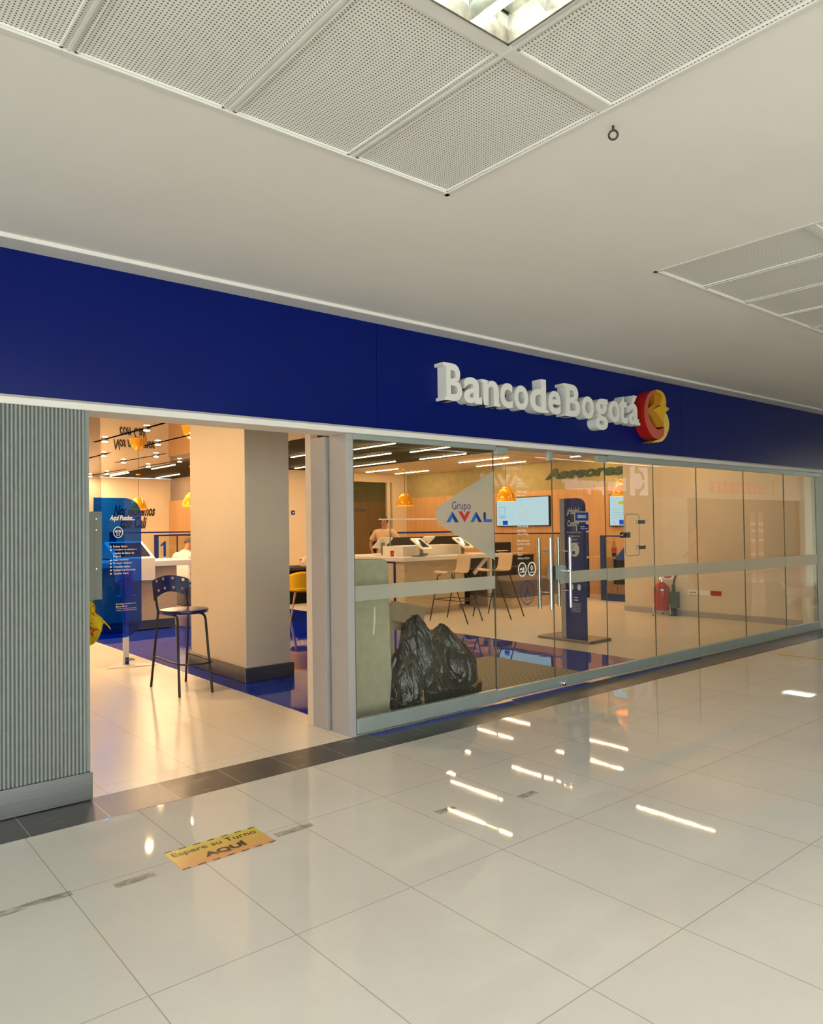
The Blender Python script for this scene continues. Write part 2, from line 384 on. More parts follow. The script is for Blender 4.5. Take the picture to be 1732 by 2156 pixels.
# ================================================================== SETTING
struct(MB().box(-10, 6.0, -9, -2.5, -.06, 0).build('floor', M['mall_floor']))
struct(MB().box(-10, 6.0, -9, -2.5, CEIL, CEIL + .1).build('ceiling', M['plaster']))
struct(MB().box(-10, 44, -2.5, 4.48, -.06, 0).build('floor', M['mall_floor']), 'polished beige mall floor tiles')
struct(MB().box(-10, 44, 4.48, YF, -.06, .001).build('floor', M['dark_tile']), 'strip of dark slate tiles along the shopfront')
struct(MB().box(-1, 17.6, YF, 23.2, -.06, 0.0).build('floor', M['shop_floor']), 'matt beige tiles inside the bank')
struct(MB().box(3.55, 7.95, 4.96, 14.1, 0.0, .003).build('floor', M['blue_floor']), 'glossy royal blue floor inside the bank')
# mall ceiling: plaster with two recessed grids
def ceiling():
    m = MB(); gr = [(-6.6, 2.60), (4.48, 13.7), (15.6, 24.8), (26.7, 36)]
    y0, y1 = -.35, 2.80; xs = -10.0
    for a, b in gr:
        m.box(xs, a, -2.5, 4.69, CEIL, CEIL + .1); m.box(a, b, -2.5, y0, CEIL, CEIL + .1); m.box(a, b, y1, 4.69, CEIL, CEIL + .1); xs = b
    m.box(xs, 44, -2.5, 4.69, CEIL, CEIL + .1)
    struct(m.build('ceiling', M['plaster']), 'white plaster mall ceiling')
    return gr, y0, y1
GR, GY0, GY1 = ceiling()
struct(MB().box(-10, 44, 4.69, 5.0, CEIL - .025, CEIL + .1).build('trim_1', M['plaster2'], bevel=.006), 'pale strip between ceiling and blue fascia')
for gi, (a, b) in enumerate(GR):
    # panels between white tees
    m = MB(); t_ = MB(); e_ = MB()
    n = int(round((b - a) / .615)); step = (b - a) / n
    ys = [GY0, .86, 1.81, GY1] if gi == 0 else [GY0, .86, 1.81, GY1]
    lights = []
    for i in range(n):
        xa, xb = (b - step * (i + 1), b - step * i) if gi == 0 else (a + step * i, a + step * (i + 1))
        for j in range(3):
            ya, yb = ys[j], ys[j + 1]
            lit = ((gi == 0 and j == 1 and i in (1, 7, 11)) or (gi == 0 and j == 0 and i in (0, 4, 9, 13)) or (gi == 1 and j in (0, 1) and i == n - 1) or (gi == 1 and j == 0 and i in (2, 7)) or (gi == 2 and j == 0 and i == n - 4) or (gi == 3 and j == 1 and i % 3 == 0))  # a few of these out-of-view lights are added to brighten ceiling and floor
            if lit: lights.append((xa, xb, ya, yb)); continue
            m.box(xa + .022, xb - .022, ya + .022, yb - .022, CEIL + .012, CEIL + .02)
            # pressed rim of the tray
            for q in ((xa + .02, xa + .032, ya + .02, yb - .02), (xb - .032, xb - .02, ya + .02, yb - .02), (xa + .02, xb - .02, ya + .02, ya + .032), (xa + .02, xb - .02, yb - .032, yb - .02)):
                m.box(*q, CEIL + .004, CEIL + .018)
        if i: 
            q = (xb if gi == 0 else xa); t_.box(q - .022, q + .022, GY0, GY1, CEIL + .008, CEIL + .03); t_.box(q - .006, q + .006, GY0, GY1, CEIL + .001, CEIL + .01)
    for q in ys[1:-1]: t_.box(a, b, q - .028, q + .028, CEIL + .002, CEIL + .02)
    for q in ((a, a + .025, GY0, GY1), (b - .025, b, GY0, GY1), (a, b, GY0, GY0 + .025), (a, b, GY1 - .025, GY1)): e_.box(*q, CEIL - .004, CEIL + .02)
    cc = struct(m.build('ceiling', M['perf']), 'perforated white metal ceiling trays')
    struct(t_.build('trim_2', M['tee']), 'white ceiling tees'); struct(e_.build('trim_3', M['tee']), 'white edge angle of the ceiling recess')
    struct(MB().box(a, b, GY0, GY1, CEIL + .25, CEIL + .3).build('ceiling', M['dark']), 'void above the ceiling trays')
    for k, (xa, xb, ya, yb) in enumerate(lights):
        vis = (gi == 0 and k == 0)
        L = thing('ceiling_light', 'bright fluorescent louvre light set in the perforated ceiling above the fascia' if vis else 'fluorescent louvre light in the mall ceiling out of view, some of them added as extra light', 'ceiling light', ((xa + xb) / 2, (ya + yb) / 2, CEIL), 'fluorescent ceiling lights')
        h = MB(); g = .03
        for q in ((xa + g, xa + g + .008, ya + g, yb - g), (xb - g - .008, xb - g, ya + g, yb - g), (xa + g, xb - g, ya + g, ya + g + .008), (xa + g, xb - g, yb - g - .008, yb - g)): h.box(*q, CEIL + .0, CEIL + .10)
        h.build('housing', M['louvre_side'], L)
        if vis or gi == 0 or gi == 1:
            r = MB(); r.box(xa + g, xb - g, ya + g, yb - g, CEIL + .098, CEIL + .104)
            n3 = 3; w3 = (xb - xa - 2 * g) / n3; l4 = (yb - ya - 2 * g) / 5
            for i in range(1, n3):   # long V blades
                xx = xa + g + w3 * i; r.add([(xx - .030, ya + g, CEIL + .095), (xx, ya + g, CEIL + .012), (xx + .030, ya + g, CEIL + .095), (xx - .030, yb - g, CEIL + .095), (xx, yb - g, CEIL + .012), (xx + .030, yb - g, CEIL + .095)], [(0, 1, 4, 3), (1, 2, 5, 4)])
            for i in range(0, 6):   # curved cross blades
                yy = ya + g + l4 * i
                for q in range(n3):
                    x0_ = xa + g + w3 * q; pr = [(x0_ + w3 * s_ / 8, CEIL + .018 + .045 * (abs(s_ - 4) / 4.) ** 2 * 0 + .03 * math.sin(PI * s_ / 8)) for s_ in range(9)]
                    vs = [(px_, yy - .018, CEIL + .09) for px_, _ in pr] + [(px_, yy, pz_) for px_, pz_ in pr] + [(px_, yy + .018, CEIL + .09) for px_, _ in pr]
                    r.add(vs, [(s_, s_ + 1, s_ + 10, s_ + 9) for s_ in range(8)] + [(s_ + 9, s_ + 10, s_ + 19, s_ + 18) for s_ in range(8)])
            r.build('louvre', M['louvre'], L)
            for i in range(n3):
                xx = xa + g + w3 * (i + .5); MB().cyl((xx, ya + g, CEIL + .078), (xx, yb - g, CEIL + .078), .013, n=12).build('tube', M['tube'], L, smooth=True)
        else:
            MB().box(xa + g, xb - g, ya + g, yb - g, CEIL + .02, CEIL + .03).build('diffuser', M['tray'], L)
# mall walls
struct(MB().box(12.36, 44, YF + .06, 5.1, 0, CEIL).build('wall_right', M['opp_col']), 'pale wall right of the shopfront')
struct(MB().box(-10, 1.0, YF + .1, 5.1, 0, CEIL).build('wall_left', M['wall']), 'wall behind the ribbed panel')
# ribbed wall panel
def ribbed():
    m = MB(); x0, x1, p = -1.2, 1.44, .0222; n = int((x1 - x0) / p); pts = []
    for i in range(n):
        for k in range(8):
            a = k / 8; pts.append((x0 + (i + a) * p, 4.866 - .013 * math.sqrt(max(0, 1 - ((a - .42) / .42) ** 2)) if a < .84 else 4.866 + .002))
    pts.append((x1, 4.862))
    vs = [(a, b, z) for z in (.165, 2.405) for a, b in pts]; k = len(pts)
    m.add(vs, [(i, i + 1, k + i + 1, k + i) for i in range(k - 1)])
    m.box(x1 - .004, x1, 4.862, 5.13, .0, 2.405); m.box(x0, x1, 5.09, 5.13, 0, 2.405)
    return m
struct(ribbed().build('wall_front', M['ribbed']), 'grey green vertically ribbed wall panel')
struct(MB().box(-1.2, 1.446, 4.835, 5.135, .004, .172).build('baseboard_front', M['steel'], bevel=.003), 'brushed steel skirting under the ribbed panel')
# fascia, lintel, soffit
for xa, xb in ((-3.0, 3.704), (3.708, 8.338), (8.342, 15.0)):
    struct(MB().box(xa, xb, YF, YF + .05, 2.462, 3.325).build('wall_fascia', M['fascia'], bevel=.002), 'deep blue fascia board')
struct(MB().box(-3, 15.0, YF + .052, 5.1, 2.45, 3.4).build('wall_fascia', M['plaster2']))
struct(MB().box(-3, 15.0, YF - .012, YF + .03, 2.448, 2.462).build('trim_4', M['alu'], bevel=.002), 'thin grey edge below the fascia')
struct(MB().box(-3, 15.0, YF - .02, 5.13, 2.405, 2.448).build('trim_5', M['plaster2'], bevel=.004), 'white lintel strip below the fascia')
# header rail over the glass
struct(MB().box(3.475, 5.10, YG - .02, YG + .03, 2.362, 2.405).box(6.86, 12.36, YG - .02, YG + .03, 2.345, 2.405).build('trim_6', M['alu2'], bevel=.002), 'grey rail over the glass')
# interior shell
struct(MB().box(-1, 7.0, 5.1, 22.7, SC, SC + .05).build('ceiling', M['mirror']), 'glossy brown mirror ceiling of the bank')
m = MB(); y_ = 5.2
while y_ < 22.6: m.box(7.0, 11.75, y_, y_ + .035, SC, SC + .11); y_ += .11
struct(m.build('ceiling', M['slat']), 'black slatted ceiling of the bank')
struct(MB().box(7.0, 11.75, 5.1, 22.7, SC + .11, SC + .16).build('ceiling', M['dark']))
struct(MB().box(11.75, 17.6, 5.1, 22.7, SC, SC + .05).build('ceiling', M['beige_ceil']), 'cream ceiling over the counters')
struct(MB().box(-1, 7.02, 22.65, 22.8, 0, SC).build('wall_back', M['wall_grey']), 'taupe back wall')
struct(MB().box(7.02, 9.15, 22.7, 22.8, 0, SC).build('wall_back', M['wall']), 'cream back wall with script lettering')
struct(MB().box(9.15, 9.3, 17.85, 22.7, 2.56, SC).build('wall_back', M['wall_grey']), 'taupe band over the wood wall')
struct(MB().box(9.10, 9.3, 17.85, 22.7, 0, 2.56).build('wall_back', M['wood_wall']), 'oak veneer wall')
struct(MB().box(9.1, 11.0, 17.7, 17.85, 0, SC).build('wall_back', M['wall']), 'cream wall behind the yellow chairs')
struct(MB().box(-1, -.9, 5.1, 22.8, 0, SC).build('wall_left', M['wall']))
struct(MB().box(17.5, 17.6, 8.4, 22.8, 0, SC).build('wall_right', M['wall']))
# office recess behind the counter
struct(MB().box(11.0, 17.5, 20.2, 20.3, 0, 2.5).build('wall_back', M['wood_wall']), 'oak wall of the office')
struct(MB().box(11.0, 17.5, 20.2, 20.3, 2.5, SC).build('wall_back', M['wall_green_refl']))
struct(MB().box(11.0, 14.2, 17.95, 18.05, 3.02, SC).box(14.0, 14.12, 17.96, 18.04, 0, 3.02).box(14.2, 14.775, 17.95, 18.05, 0, SC).build('trim_7', M['wall']), 'cream frame of the office glass')
struct(MB().box(11.0, 14.0, 17.99, 18.0, 0, 3.02).build('window_9', M['glass']), 'glass front of the office')
# right hand walls
struct(MB().box(14.75, 14.9, 8.45, 18.0, 0, 2.54).build('wall_right', M['wood_wall']), 'oak veneer wall with the screens')
struct(MB().box(14.78, 14.9, 8.45, 18.0, 2.54, SC).build('wall_right', M['wall_green_refl']), 'band over the wood wall, coloured with the green fascia reflection')
struct(MB().box(12.33, 14.9, 5.1, 8.45, 0, SC).build('wall_right', M['wall']), 'cream wall block behind the fire extinguishers')
struct(MB().box(12.30, 12.33, 5.1, 8.45, 0, .095).build('baseboard_right', M['alu']), 'grey skirting')
struct(MB().box(12.20, 12.36, 4.96, 5.12, 0, 2.405).build('trim_8', M['wall']), 'cream pilaster at the end of the glass')
# column
struct(MB().box(3.79, 4.335, 7.36, 8.79, 0, SC).build('wall_column', M['column'], bevel=.004), 'cream square column')
struct(MB().box(3.76, 4.365, 7.33, 8.82, .004, .16).build('baseboard_column', M['steel'], bevel=.003), 'brushed steel skirting of the column')
# door jamb posts
struct(MB().box(3.41, 3.475, 4.895, 5.145, 0, 2.405).build('trim_9', M['alu'], bevel=.003), 'grey aluminium door post')
struct(MB().box(3.385, 3.465, 5.18, 5.388, 0, 2.405).build('trim_10', M['alu'], bevel=.003), 'second grey aluminium post')
struct(MB().box(3.390, 3.46, 5.394, 5.482, 0, SC).build('trim_11', M['column'], bevel=.003), 'cream post')
# entrance mat, tapes
tag(MB().box(4.30, 6.80, 4.99, 6.68, .003, .016).build('entrance_mat', M['mat']), 'black and cream ribbed entrance mat on the blue floor behind the glass doors', 'mat')
tag(MB().box(3.58, 5.20, 4.79, 4.835, .001, .004).build('floor_tape', M['tape_blue']), 'blue tape strip on the floor below the left glass pane', 'tape', 'blue floor tape')
tag(MB().box(5.28, 6.42, 4.82, 4.90, .001, .004).build('floor_tape', M['tape_blue']), 'blue tape strip on the floor under the double glass doors', 'tape', 'blue floor tape')
tag(MB().box(6.88, 8.55, 4.785, 4.83, .001, .004).build('floor_tape', M['tape_blue']), 'blue tape strip on the floor right of the glass doors', 'tape', 'blue floor tape')
tag(MB().poly([(0, 0), (.05, 0), (.05, 2.0), (0, 2.0)], (9.49, 2.3, .003), X, Y, .002).build('hazard_tape', M['hazard']), 'yellow hazard tape on the mall floor at the far right', 'tape')
tag(MB().box(10.35, 12.2, 3.98, 4.03, .001, .004).build('hazard_tape', M['hazard']), 'yellow tape end by the dark tile strip at right edge', 'tape')
for k, (xa, xb, yc, lb) in enumerate(((-.2, 1.0, 3.67, 'long grey tape mark on the mall floor at the left edge'), (1.17, 1.36, 3.60, 'grey tape mark just left of the yellow floor sticker'), (2.02, 2.25, 3.61, 'grey tape mark just right of the yellow floor sticker'), (2.88, 3.02, 3.27, 'faint grey tape mark under the reflected lights'), (3.42, 3.56, 3.12, 'small grey mark amid the reflected line lights'))):
    tag(MB().box(xa, xb, yc - .03, yc + .025, .001, .002).build('tape_mark', M['residue']), lb, 'mark')

# ================================================================== GLASS FRONT
PX = [3.475, 5.080, 5.930, 6.815, 7.746, 8.70, 9.911, 11.115, 12.20]
def film(xa, xb, za, zb, par, name='frosted_band'):
    return MB().box(xa, xb, YG - .0075, YG - .006, za, zb).build(name, M['frost'], par)
def rail(xa, xb, za, zb, par):
    return MB().box(xa, xb, YG - .024, YG + .024, za, zb).build('bottom_rail', M['alu2'], par, bevel=.003)
for i in range(8):
    xa, xb = PX[i] + .004, PX[i + 1] - .004; door = i in (1, 2)
    zb = .13 if i == 0 else .12; zt = 2.362 if i == 0 else (2.395 if door else 2.345)
    nm = ('door_%d' % i) if door else ('window_%d' % (i + 1 if i == 0 else i - 1))
    if i == 3:   # pane with a rounded service hatch
        g = MB(); out = rrect(7.165, 7.445, 1.295, 1.765, .05)
        g.box(xa, xb, YG - .005, YG + .005, zb, 1.295); g.box(xa, xb, YG - .005, YG + .005, 1.765, zt)
        g.box(xa, 7.165, YG - .005, YG + .005, 1.295, 1.765); g.box(7.445, xb, YG - .005, YG + .005, 1.295, 1.765)
    else: g = MB().box(xa, xb, YG - .005, YG + .005, zb - .02, zt)
    root = struct(g.build(nm, M['glass']), 'tall frameless glass ' + ('door leaf' if door else 'pane'))
    e = MB().box(xb, xb + .002, YG - .006, YG + .006, zb, zt)
    if i in (0, 1): e.box(xa - .002, xa, YG - .006, YG + .006, zb, zt)
    e.build('edge', M['edge'], root)
    rail(xa - (0 if i == 0 else .003), xb + .003, .012 if not door else .028, zb, root)
    if i == 0: film(xa, xb, 1.065, 1.185, root)
    elif i == 2: film(6.02, xb, 1.055, 1.176, root)
    elif i > 2: film(xa, xb, 1.04 - (i - 3) * .012, 1.172 - (i - 3) * .006, root)
    if i == 0:
        ap = [(5.076, 1.332), (5.076, 2.16), (4.40, 1.846)] + arc(4.445, 1.757, .096, 115, 245, 12)[0:] + [(4.42, 1.664)]
        pts = [(5.076, 1.332), (5.076, 2.165), (4.42, 1.852)] + [(4.345 + .085 * (1 - math.cos(a)), 1.757 + .094 * math.sin(a)) for a in [math.radians(q) for q in range(70, -71, -14)]] + [(4.42, 1.662)]
        MB().poly(pts, (0, YG - .008, 0), X, Z, .0015).build('frosted_arrow', M['frost'], root)
        yy = YG - .0105
        MB().text('Grupo', (4.537, yy, 1.782), X, Z, w=.235, h=.092, th=.001, bold=-.004).build('lettering', M['decal_blue'], root)
        def chev(m, x0, x1, up, w, half):
            xm = (x0 + x1) / 2; z0, z1 = 1.688, 1.786
            if up:
                pl = [(x0, z0), (xm, z1), (xm, z1 - w * 1.6), (x0 + w * 1.3, z0)] if half == 0 else [(xm, z1), (x1, z0), (x1 - w * 1.3, z0), (xm, z1 - w * 1.6)]
            else:
                pl = [(x0, z1), (x0 + w * 1.3, z1), (xm, z0 + w * 1.6), (xm, z0)] if half == 0 else [(x1, z1), (xm, z0), (xm, z0 + w * 1.6), (x1 - w * 1.3, z1)]
            m.poly(pl, (0, yy, 0), X, Z, .001)
        a1 = MB(); chev(a1, 4.470, 4.620, True, .034, 0); chev(a1, 4.765, 4.915, True, .034, 0); a1.poly([(4.935, 1.688), (5.045, 1.688), (5.045, 1.714), (4.935, 1.714)], (0, yy - .001, 0), X, Z, .001); a1.build('blue_lettering', M['decal_mid'], root)
        a2 = MB(); chev(a2, 4.470, 4.620, True, .034, 1); chev(a2, 4.765, 4.915, True, .034, 1); a2.poly([(4.935, 1.714), (4.965, 1.714), (4.965, 1.778), (4.935, 1.778)], (0, yy, 0), X, Z, .001); a2.build('navy_lettering', M['decal_blue'], root)
        a3 = MB(); chev(a3, 4.618, 4.768, False, .034, 0); chev(a3, 4.618, 4.768, False, .034, 1); a3.build('red_lettering', M['decal_red'], root)
    if i == 1:
        yy = YG - .007
        rows = [('Oficina', 2.085, .075), ('Comunicados', 2.045, .12), ('-', 2.024, .17), ('Horario normal', 1.968, .14), ('Lunes a Jueves', 1.928, .12), ('8:00 am a 4:00 pm', 1.886, .165), ('Viernes', 1.838, .07), ('8:00 am a 4:30 p m', 1.793, .165), ('Viernes fin de mes', 1.748, .155), ('8:00 am a 4:00 p m', 1.703, .165),
                ('Horario adicional', 1.632, .155), ('Lunes a Viernes', 1.592, .125), ('6:00 pm a 8:00 pm', 1.553, .155), ('Último día de mes no', 1.493, .17), ('hay servicio en horario', 1.456, .175), ('adicional', 1.418, .075), ('Sábados', 1.360, .068), ('10:00 am a 2:00 pm', 1.318, .165)]
        m = MB()
        for tx, zz, ww in rows:
            if tx == '-': m.box(5.395, 5.395 + ww, yy - .001, yy, zz, zz + .004)
            else: m.text(tx, (5.395, yy, zz), X, Z, w=ww, h=.030, th=.001, bold=.012, res=1)
        m.build('opening_hours', M['decal'], root)
        m = MB()
        for cx_, ins in ((5.456, 0), (5.594, 1)):
            ring(m, (cx_, yy, 1.226), X, Z, .062, .070, .013, .001)
            if ins == 0:
                disc(m, (cx_ - .018, yy, 1.222), X, Z, .016, .020, .001); disc(m, (cx_ + .016, yy, 1.232), X, Z, .014, .018, .001); m.box(cx_ - .032, cx_ + .030, yy - .001, yy, 1.196, 1.222)
            else:
                m.poly([(0, .030), (.022, 0), (0, -.030), (0, -.015), (.011, 0), (0, .015)], (cx_, yy, 1.236), X, Z, .001); m.poly([(0, .030), (0, .015), (-.011, 0), (0, -.015), (0, -.030), (-.022, 0)], (cx_, yy, 1.236), X, Z, .001); m.box(cx_ - .030, cx_ + .030, yy - .001, yy, 1.190, 1.198)
        m.build('white_badges', M['decal'], root)
        m = MB(); c0 = (5.522, yy, .998); ring(m, c0, X, Z, .100, .118, .009, .001, 40)
        disc(m, (5.527, yy, 1.060), X, Z, .011, .011, .001)
        m.poly([(-.010, .045), (.010, .045), (.012, 0), (.035, -.002), (.035, -.012), (-.004, -.010)], (5.522, yy, 1.000), X, Z, .001)
        m.poly([(.0, .0), (-.032, -.008), (-.042, -.052), (-.034, -.052), (-.024, -.018), (.0, -.010)], (5.522, yy, 1.000), X, Z, .001)
        ring(m, (5.530, yy, .962), X, Z, .036, .040, .006, .001)
        m.build('wheelchair_badge', M['decal_blue'], root)
    if door:
        # pull handles, both sides
        hx = 5.80 if i == 1 else 6.10
        for side in (-1, 1):
            yb = YG + side * .075; hh = MB().cyl((hx, yb, .815), (hx, yb, 1.525), .0165, n=18)
            h_ = hh.build('handle', M['satin'], root, smooth=True)
        for zz in (.985, 1.385):
            MB().cyl((hx, YG - .075, zz), (hx, YG + .075, zz), .0062, n=12).cyl((hx, YG - .017, zz), (hx, YG + .017, zz), .013, n=14).build('handle_spindle', M['chrome'], root, smooth=True)
        px_ = (5.105, 5.265) if i == 1 else (6.665, 6.845)
        MB().box(*px_, YG - .022, YG + .022, 2.325, 2.392).build('patch_fitting', M['alu2'], root, bevel=.002)
        if i == 2:
            MB().box(5.945, 6.100, YG - .025, YG + .025, 1.105, 1.240).build('lock_case', M['alu2'], root, bevel=.003)
            MB().cyl((6.085, YG - .024, 1.186), (6.085, YG - .065, 1.186), .026, .020, n=20).sph((6.085, YG - .066, 1.186), .021, 14).build('knob', M['chrome'], root, smooth=True)
            MB().cyl((6.02, YG - .024, .055), (6.02, YG - .045, .055), .022, .022, n=20).sph((6.02, YG - .046, .055), .022, 14, (1, .6, 1)).build('floor_lock', M['chrome'], root, smooth=True)
        if i == 1:
            MB().box(5.858, 5.925, YG - .025, YG + .025, 1.105, 1.240).build('lock_keep', M['satin'], root, bevel=.002)
            MB().box(5.862, 5.925, YG - .022, YG + .022, 2.30, 2.392).build('patch_fitting', M['alu2'], root, bevel=.002)
    if i == 3:
        hat = MB().poly(rrect(7.167, 7.443, 1.297, 1.763, .05), (0, YG - .005, 0), X, Z, .01).build('hatch', M['glass'], root)
        ol = rrect(7.166, 7.444, 1.296, 1.764, .05); MB().tube([(a, YG - .004, b) for a, b in ol], .0035, 6, True).build('hatch_edge', M['edge'], hat)
        for zz in (1.675, 1.385): MB().box(7.395, 7.545, YG - .018, YG + .014, zz - .022, zz + .022).build('hinge', M['satin'], root, bevel=.003)
        k_ = MB().cyl((7.12, YG - .026, 1.53), (7.12, YG + .02, 1.53), .032, n=20).box(7.12, 7.24, YG - .026, YG - .006, 1.498, 1.562).build('hatch_lock', M['satin'], root, bevel=.006)
# door signs
for nm, lb, xa, xb, za, zb, rows, rr_ in (('closed_sign', 'blue CERRADO sign hung on the right glass door leaf', 6.285, 6.495, 1.695, 1.780, [('CERRADO', 1.722, .150, .032)], .010),
                               ('door_notice', 'small blue notice below the CERRADO sign on the glass door', 6.335, 6.50, 1.588, 1.655, [('Bienvenido', 1.626, .070, .014), ('tenga y sonría', 1.602, .12, .016)], .002)):
    T = thing(nm, lb, 'sign', ((xa + xb) / 2, YG - .012, za))
    MB().poly(rrect(xa, xb, za, zb, rr_), (0, YG - .014, 0), X, Z, .006).build('plate', M['blueframe'] if rr_ < .005 else M['decal_blue'], T)
    if rr_ > .005: MB().poly(rrect(xa - .018, xb + .018, za - .016, zb + .012, rr_), (0, YG - .0085, 0), X, Z, .003).build('backing', M['frost'], T)
    else: MB().box(xa - .035, xa, YG - .014, YG - .006, za, zb).build('holder', M['satin'], T)
    m = MB()
    for tx, zz, ww, hh in rows: m.text(tx, (xa + .022, YG - .0145, zz), X, Z, w=ww, h=hh, th=.001, bold=.012)
    m.build('lettering', M['decal'], T)

# ================================================================== SIGN LETTERS ON THE FASCIA
sign = thing('bank_sign', 'raised white letters reading Banco de Bogotá on the blue fascia', 'sign', (5.8, YF, 2.745))
ZB = 2.745; XH = .232; CH = .326
glyphs = [('B', 4.371, 4.558, ZB, CH, 'tb'), ('a', 4.582, 4.800, ZB, XH, 'r'), ('n', 4.825, 5.024, ZB, XH, 't2'), ('c', 5.045, 5.210, ZB, XH, ''), ('o', 5.236, 5.429, ZB, XH, ''), ('d', 5.456, 5.690, ZB, CH, 'd'), ('e', 5.727, 5.912, ZB, XH, ''),
          ('B', 5.998, 6.219, ZB, CH, 'tb'), ('o', 6.250, 6.454, ZB, XH, ''), ('g', 6.481, 6.691, ZB - .098, XH + .098, ''), ('o', 6.719, 6.908, ZB, XH, ''), ('t', 6.905, 7.047, ZB, .295, ''), ('á', 7.071, 7.265, ZB, CH, 'r')]
DEP = .115
for ch, xa, xb, zb, hh, sf in glyphs:
    m = MB(); m.text(ch, (xa, YF, zb), X, Z, w=xb - xa, h=hh, th=DEP, bold=.024, res=5); y0 = YF - DEP - .0015
    if 'tb' in sf: m.box(xa - .035, xa + .05, y0, YF, zb + hh - .030, zb + hh); m.box(xa - .022, xa + .05, y0, YF, zb, zb + .028)
    if sf == 'r': m.box(xb - .03, xb + .022, y0, YF, zb, zb + .030)
    if sf == 't2': m.box(xa - .030, xa + .03, y0, YF, zb + hh - .030, zb + hh); m.box(xa - .02, xa + .055, y0, YF, zb, zb + .028); m.box(xb - .055, xb + .015, y0, YF, zb, zb + .028)
    if sf == 'd': m.box(xb - .075, xb - .01, y0, YF, zb + hh - .030, zb + hh); m.box(xb - .03, xb + .022, y0, YF, zb, zb + .030)
    m.build('letter', M['letter'], sign)
# ribbon emblem: folded ribbons standing out from the fascia (outlines x, z in metres)
logo = thing('bank_emblem', 'red and yellow looped ribbon emblem right of the white letters', 'emblem', (7.58, YF, 2.57))
EMB = [
    ('red_ribbon', ('red2', 'red'), .145, 0, [(7.578, 3.175), (7.506, 3.158), (7.441, 3.127), (7.384, 3.078), (7.347, 3.011), (7.327, 2.934), (7.327, 2.855), (7.343, 2.798), (7.372, 2.737), (7.412, 2.684), (7.466, 2.64), (7.522, 2.618), (7.579, 2.611), (7.636, 2.622), (7.681, 2.641), (7.711, 2.665), (7.723, 2.706), (7.722, 2.747), (7.718, 2.759), (7.67, 2.735), (7.611, 2.72), (7.554, 2.726), (7.498, 2.754), (7.451, 2.798), (7.414, 2.847), (7.398, 2.889), (7.394, 2.94), (7.409, 3.001), (7.439, 3.067), (7.483, 3.112), (7.533, 3.137), (7.577, 3.146)]),
    ('upper_yellow_ribbon', ('amber', 'amber'), .145, 0, [(7.578, 3.175), (7.628, 3.176), (7.671, 3.17), (7.714, 3.152), (7.75, 3.119), (7.77, 3.08), (7.775, 3.044), (7.761, 2.998), (7.694, 2.999), (7.614, 3.0), (7.659, 3.033), (7.686, 3.068), (7.698, 3.106), (7.684, 3.128), (7.656, 3.144), (7.613, 3.15), (7.577, 3.146)]),
    ('inner_curl', ('amber2', 'amber2'), .138, 0, [(7.533, 3.137), (7.613, 3.15), (7.656, 3.144), (7.684, 3.128), (7.698, 3.106), (7.686, 3.068), (7.659, 3.033), (7.614, 3.0), (7.549, 2.966), (7.491, 2.938), (7.399, 2.921), (7.398, 2.937), (7.449, 2.961), (7.5, 2.99), (7.537, 3.025), (7.551, 3.059), (7.55, 3.095), (7.529, 3.121), (7.512, 3.129)]),
    ('beak_ribbon', ('amber', 'amber'), .150, .05, [(7.491, 2.935), (7.57, 2.97), (7.65, 2.994), (7.709, 3.0), (7.761, 2.998), (7.804, 2.986), (7.833, 2.971), (7.788, 2.954), (7.754, 2.932), (7.727, 2.901), (7.714, 2.86), (7.712, 2.795), (7.687, 2.821), (7.645, 2.858), (7.589, 2.898), (7.54, 2.921)]),
    ('tongue_ribbon', ('amber2', 'amber2'), .140, .03, [(7.399, 2.921), (7.491, 2.935), (7.54, 2.921), (7.589, 2.898), (7.645, 2.858), (7.687, 2.821), (7.715, 2.791), (7.722, 2.762), (7.576, 2.746), (7.556, 2.779), (7.522, 2.82), (7.474, 2.86), (7.433, 2.88), (7.405, 2.89)]),
    ('gold_ribbon', ('gold', 'amber'), .135, 0, [(7.772, 2.93), (7.801, 2.908), (7.829, 2.869), (7.842, 2.825), (7.844, 2.785), (7.831, 2.739), (7.807, 2.696), (7.769, 2.649), (7.723, 2.613), (7.679, 2.592), (7.628, 2.58), (7.478, 2.568), (7.535, 2.589), (7.629, 2.614), (7.68, 2.635), (7.714, 2.669), (7.729, 2.715), (7.725, 2.767), (7.718, 2.828), (7.726, 2.881), (7.749, 2.914)])]
for nm, (ma, mb_), dp, back, pts in EMB:
    o = MB().poly(pts, (0, YF - dp, 0), X, Z, -(dp - back) if False else (dp - back)).build(nm, [M[ma], M[mb_]], logo)
    for p in o.data.polygons: p.material_index = 0 if abs(p.normal.y) > .9 else 1

# ceiling eye bolt
m = MB(); m.tube([(2.70 + .0105 * math.cos(a * PI / 10), 1.865 - .015 * math.cos(a * PI / 10), CEIL - .040 + .020 * math.sin(a * PI / 10)) for a in range(20)], .0045, 8, True)
m.cyl((2.70, 1.865, CEIL - .018), (2.70, 1.865, CEIL + .01), .005)
tag(m.build('eye_bolt', M['slat'], smooth=True), 'small rusty eye bolt screwed into the white ceiling', 'eye bolt')

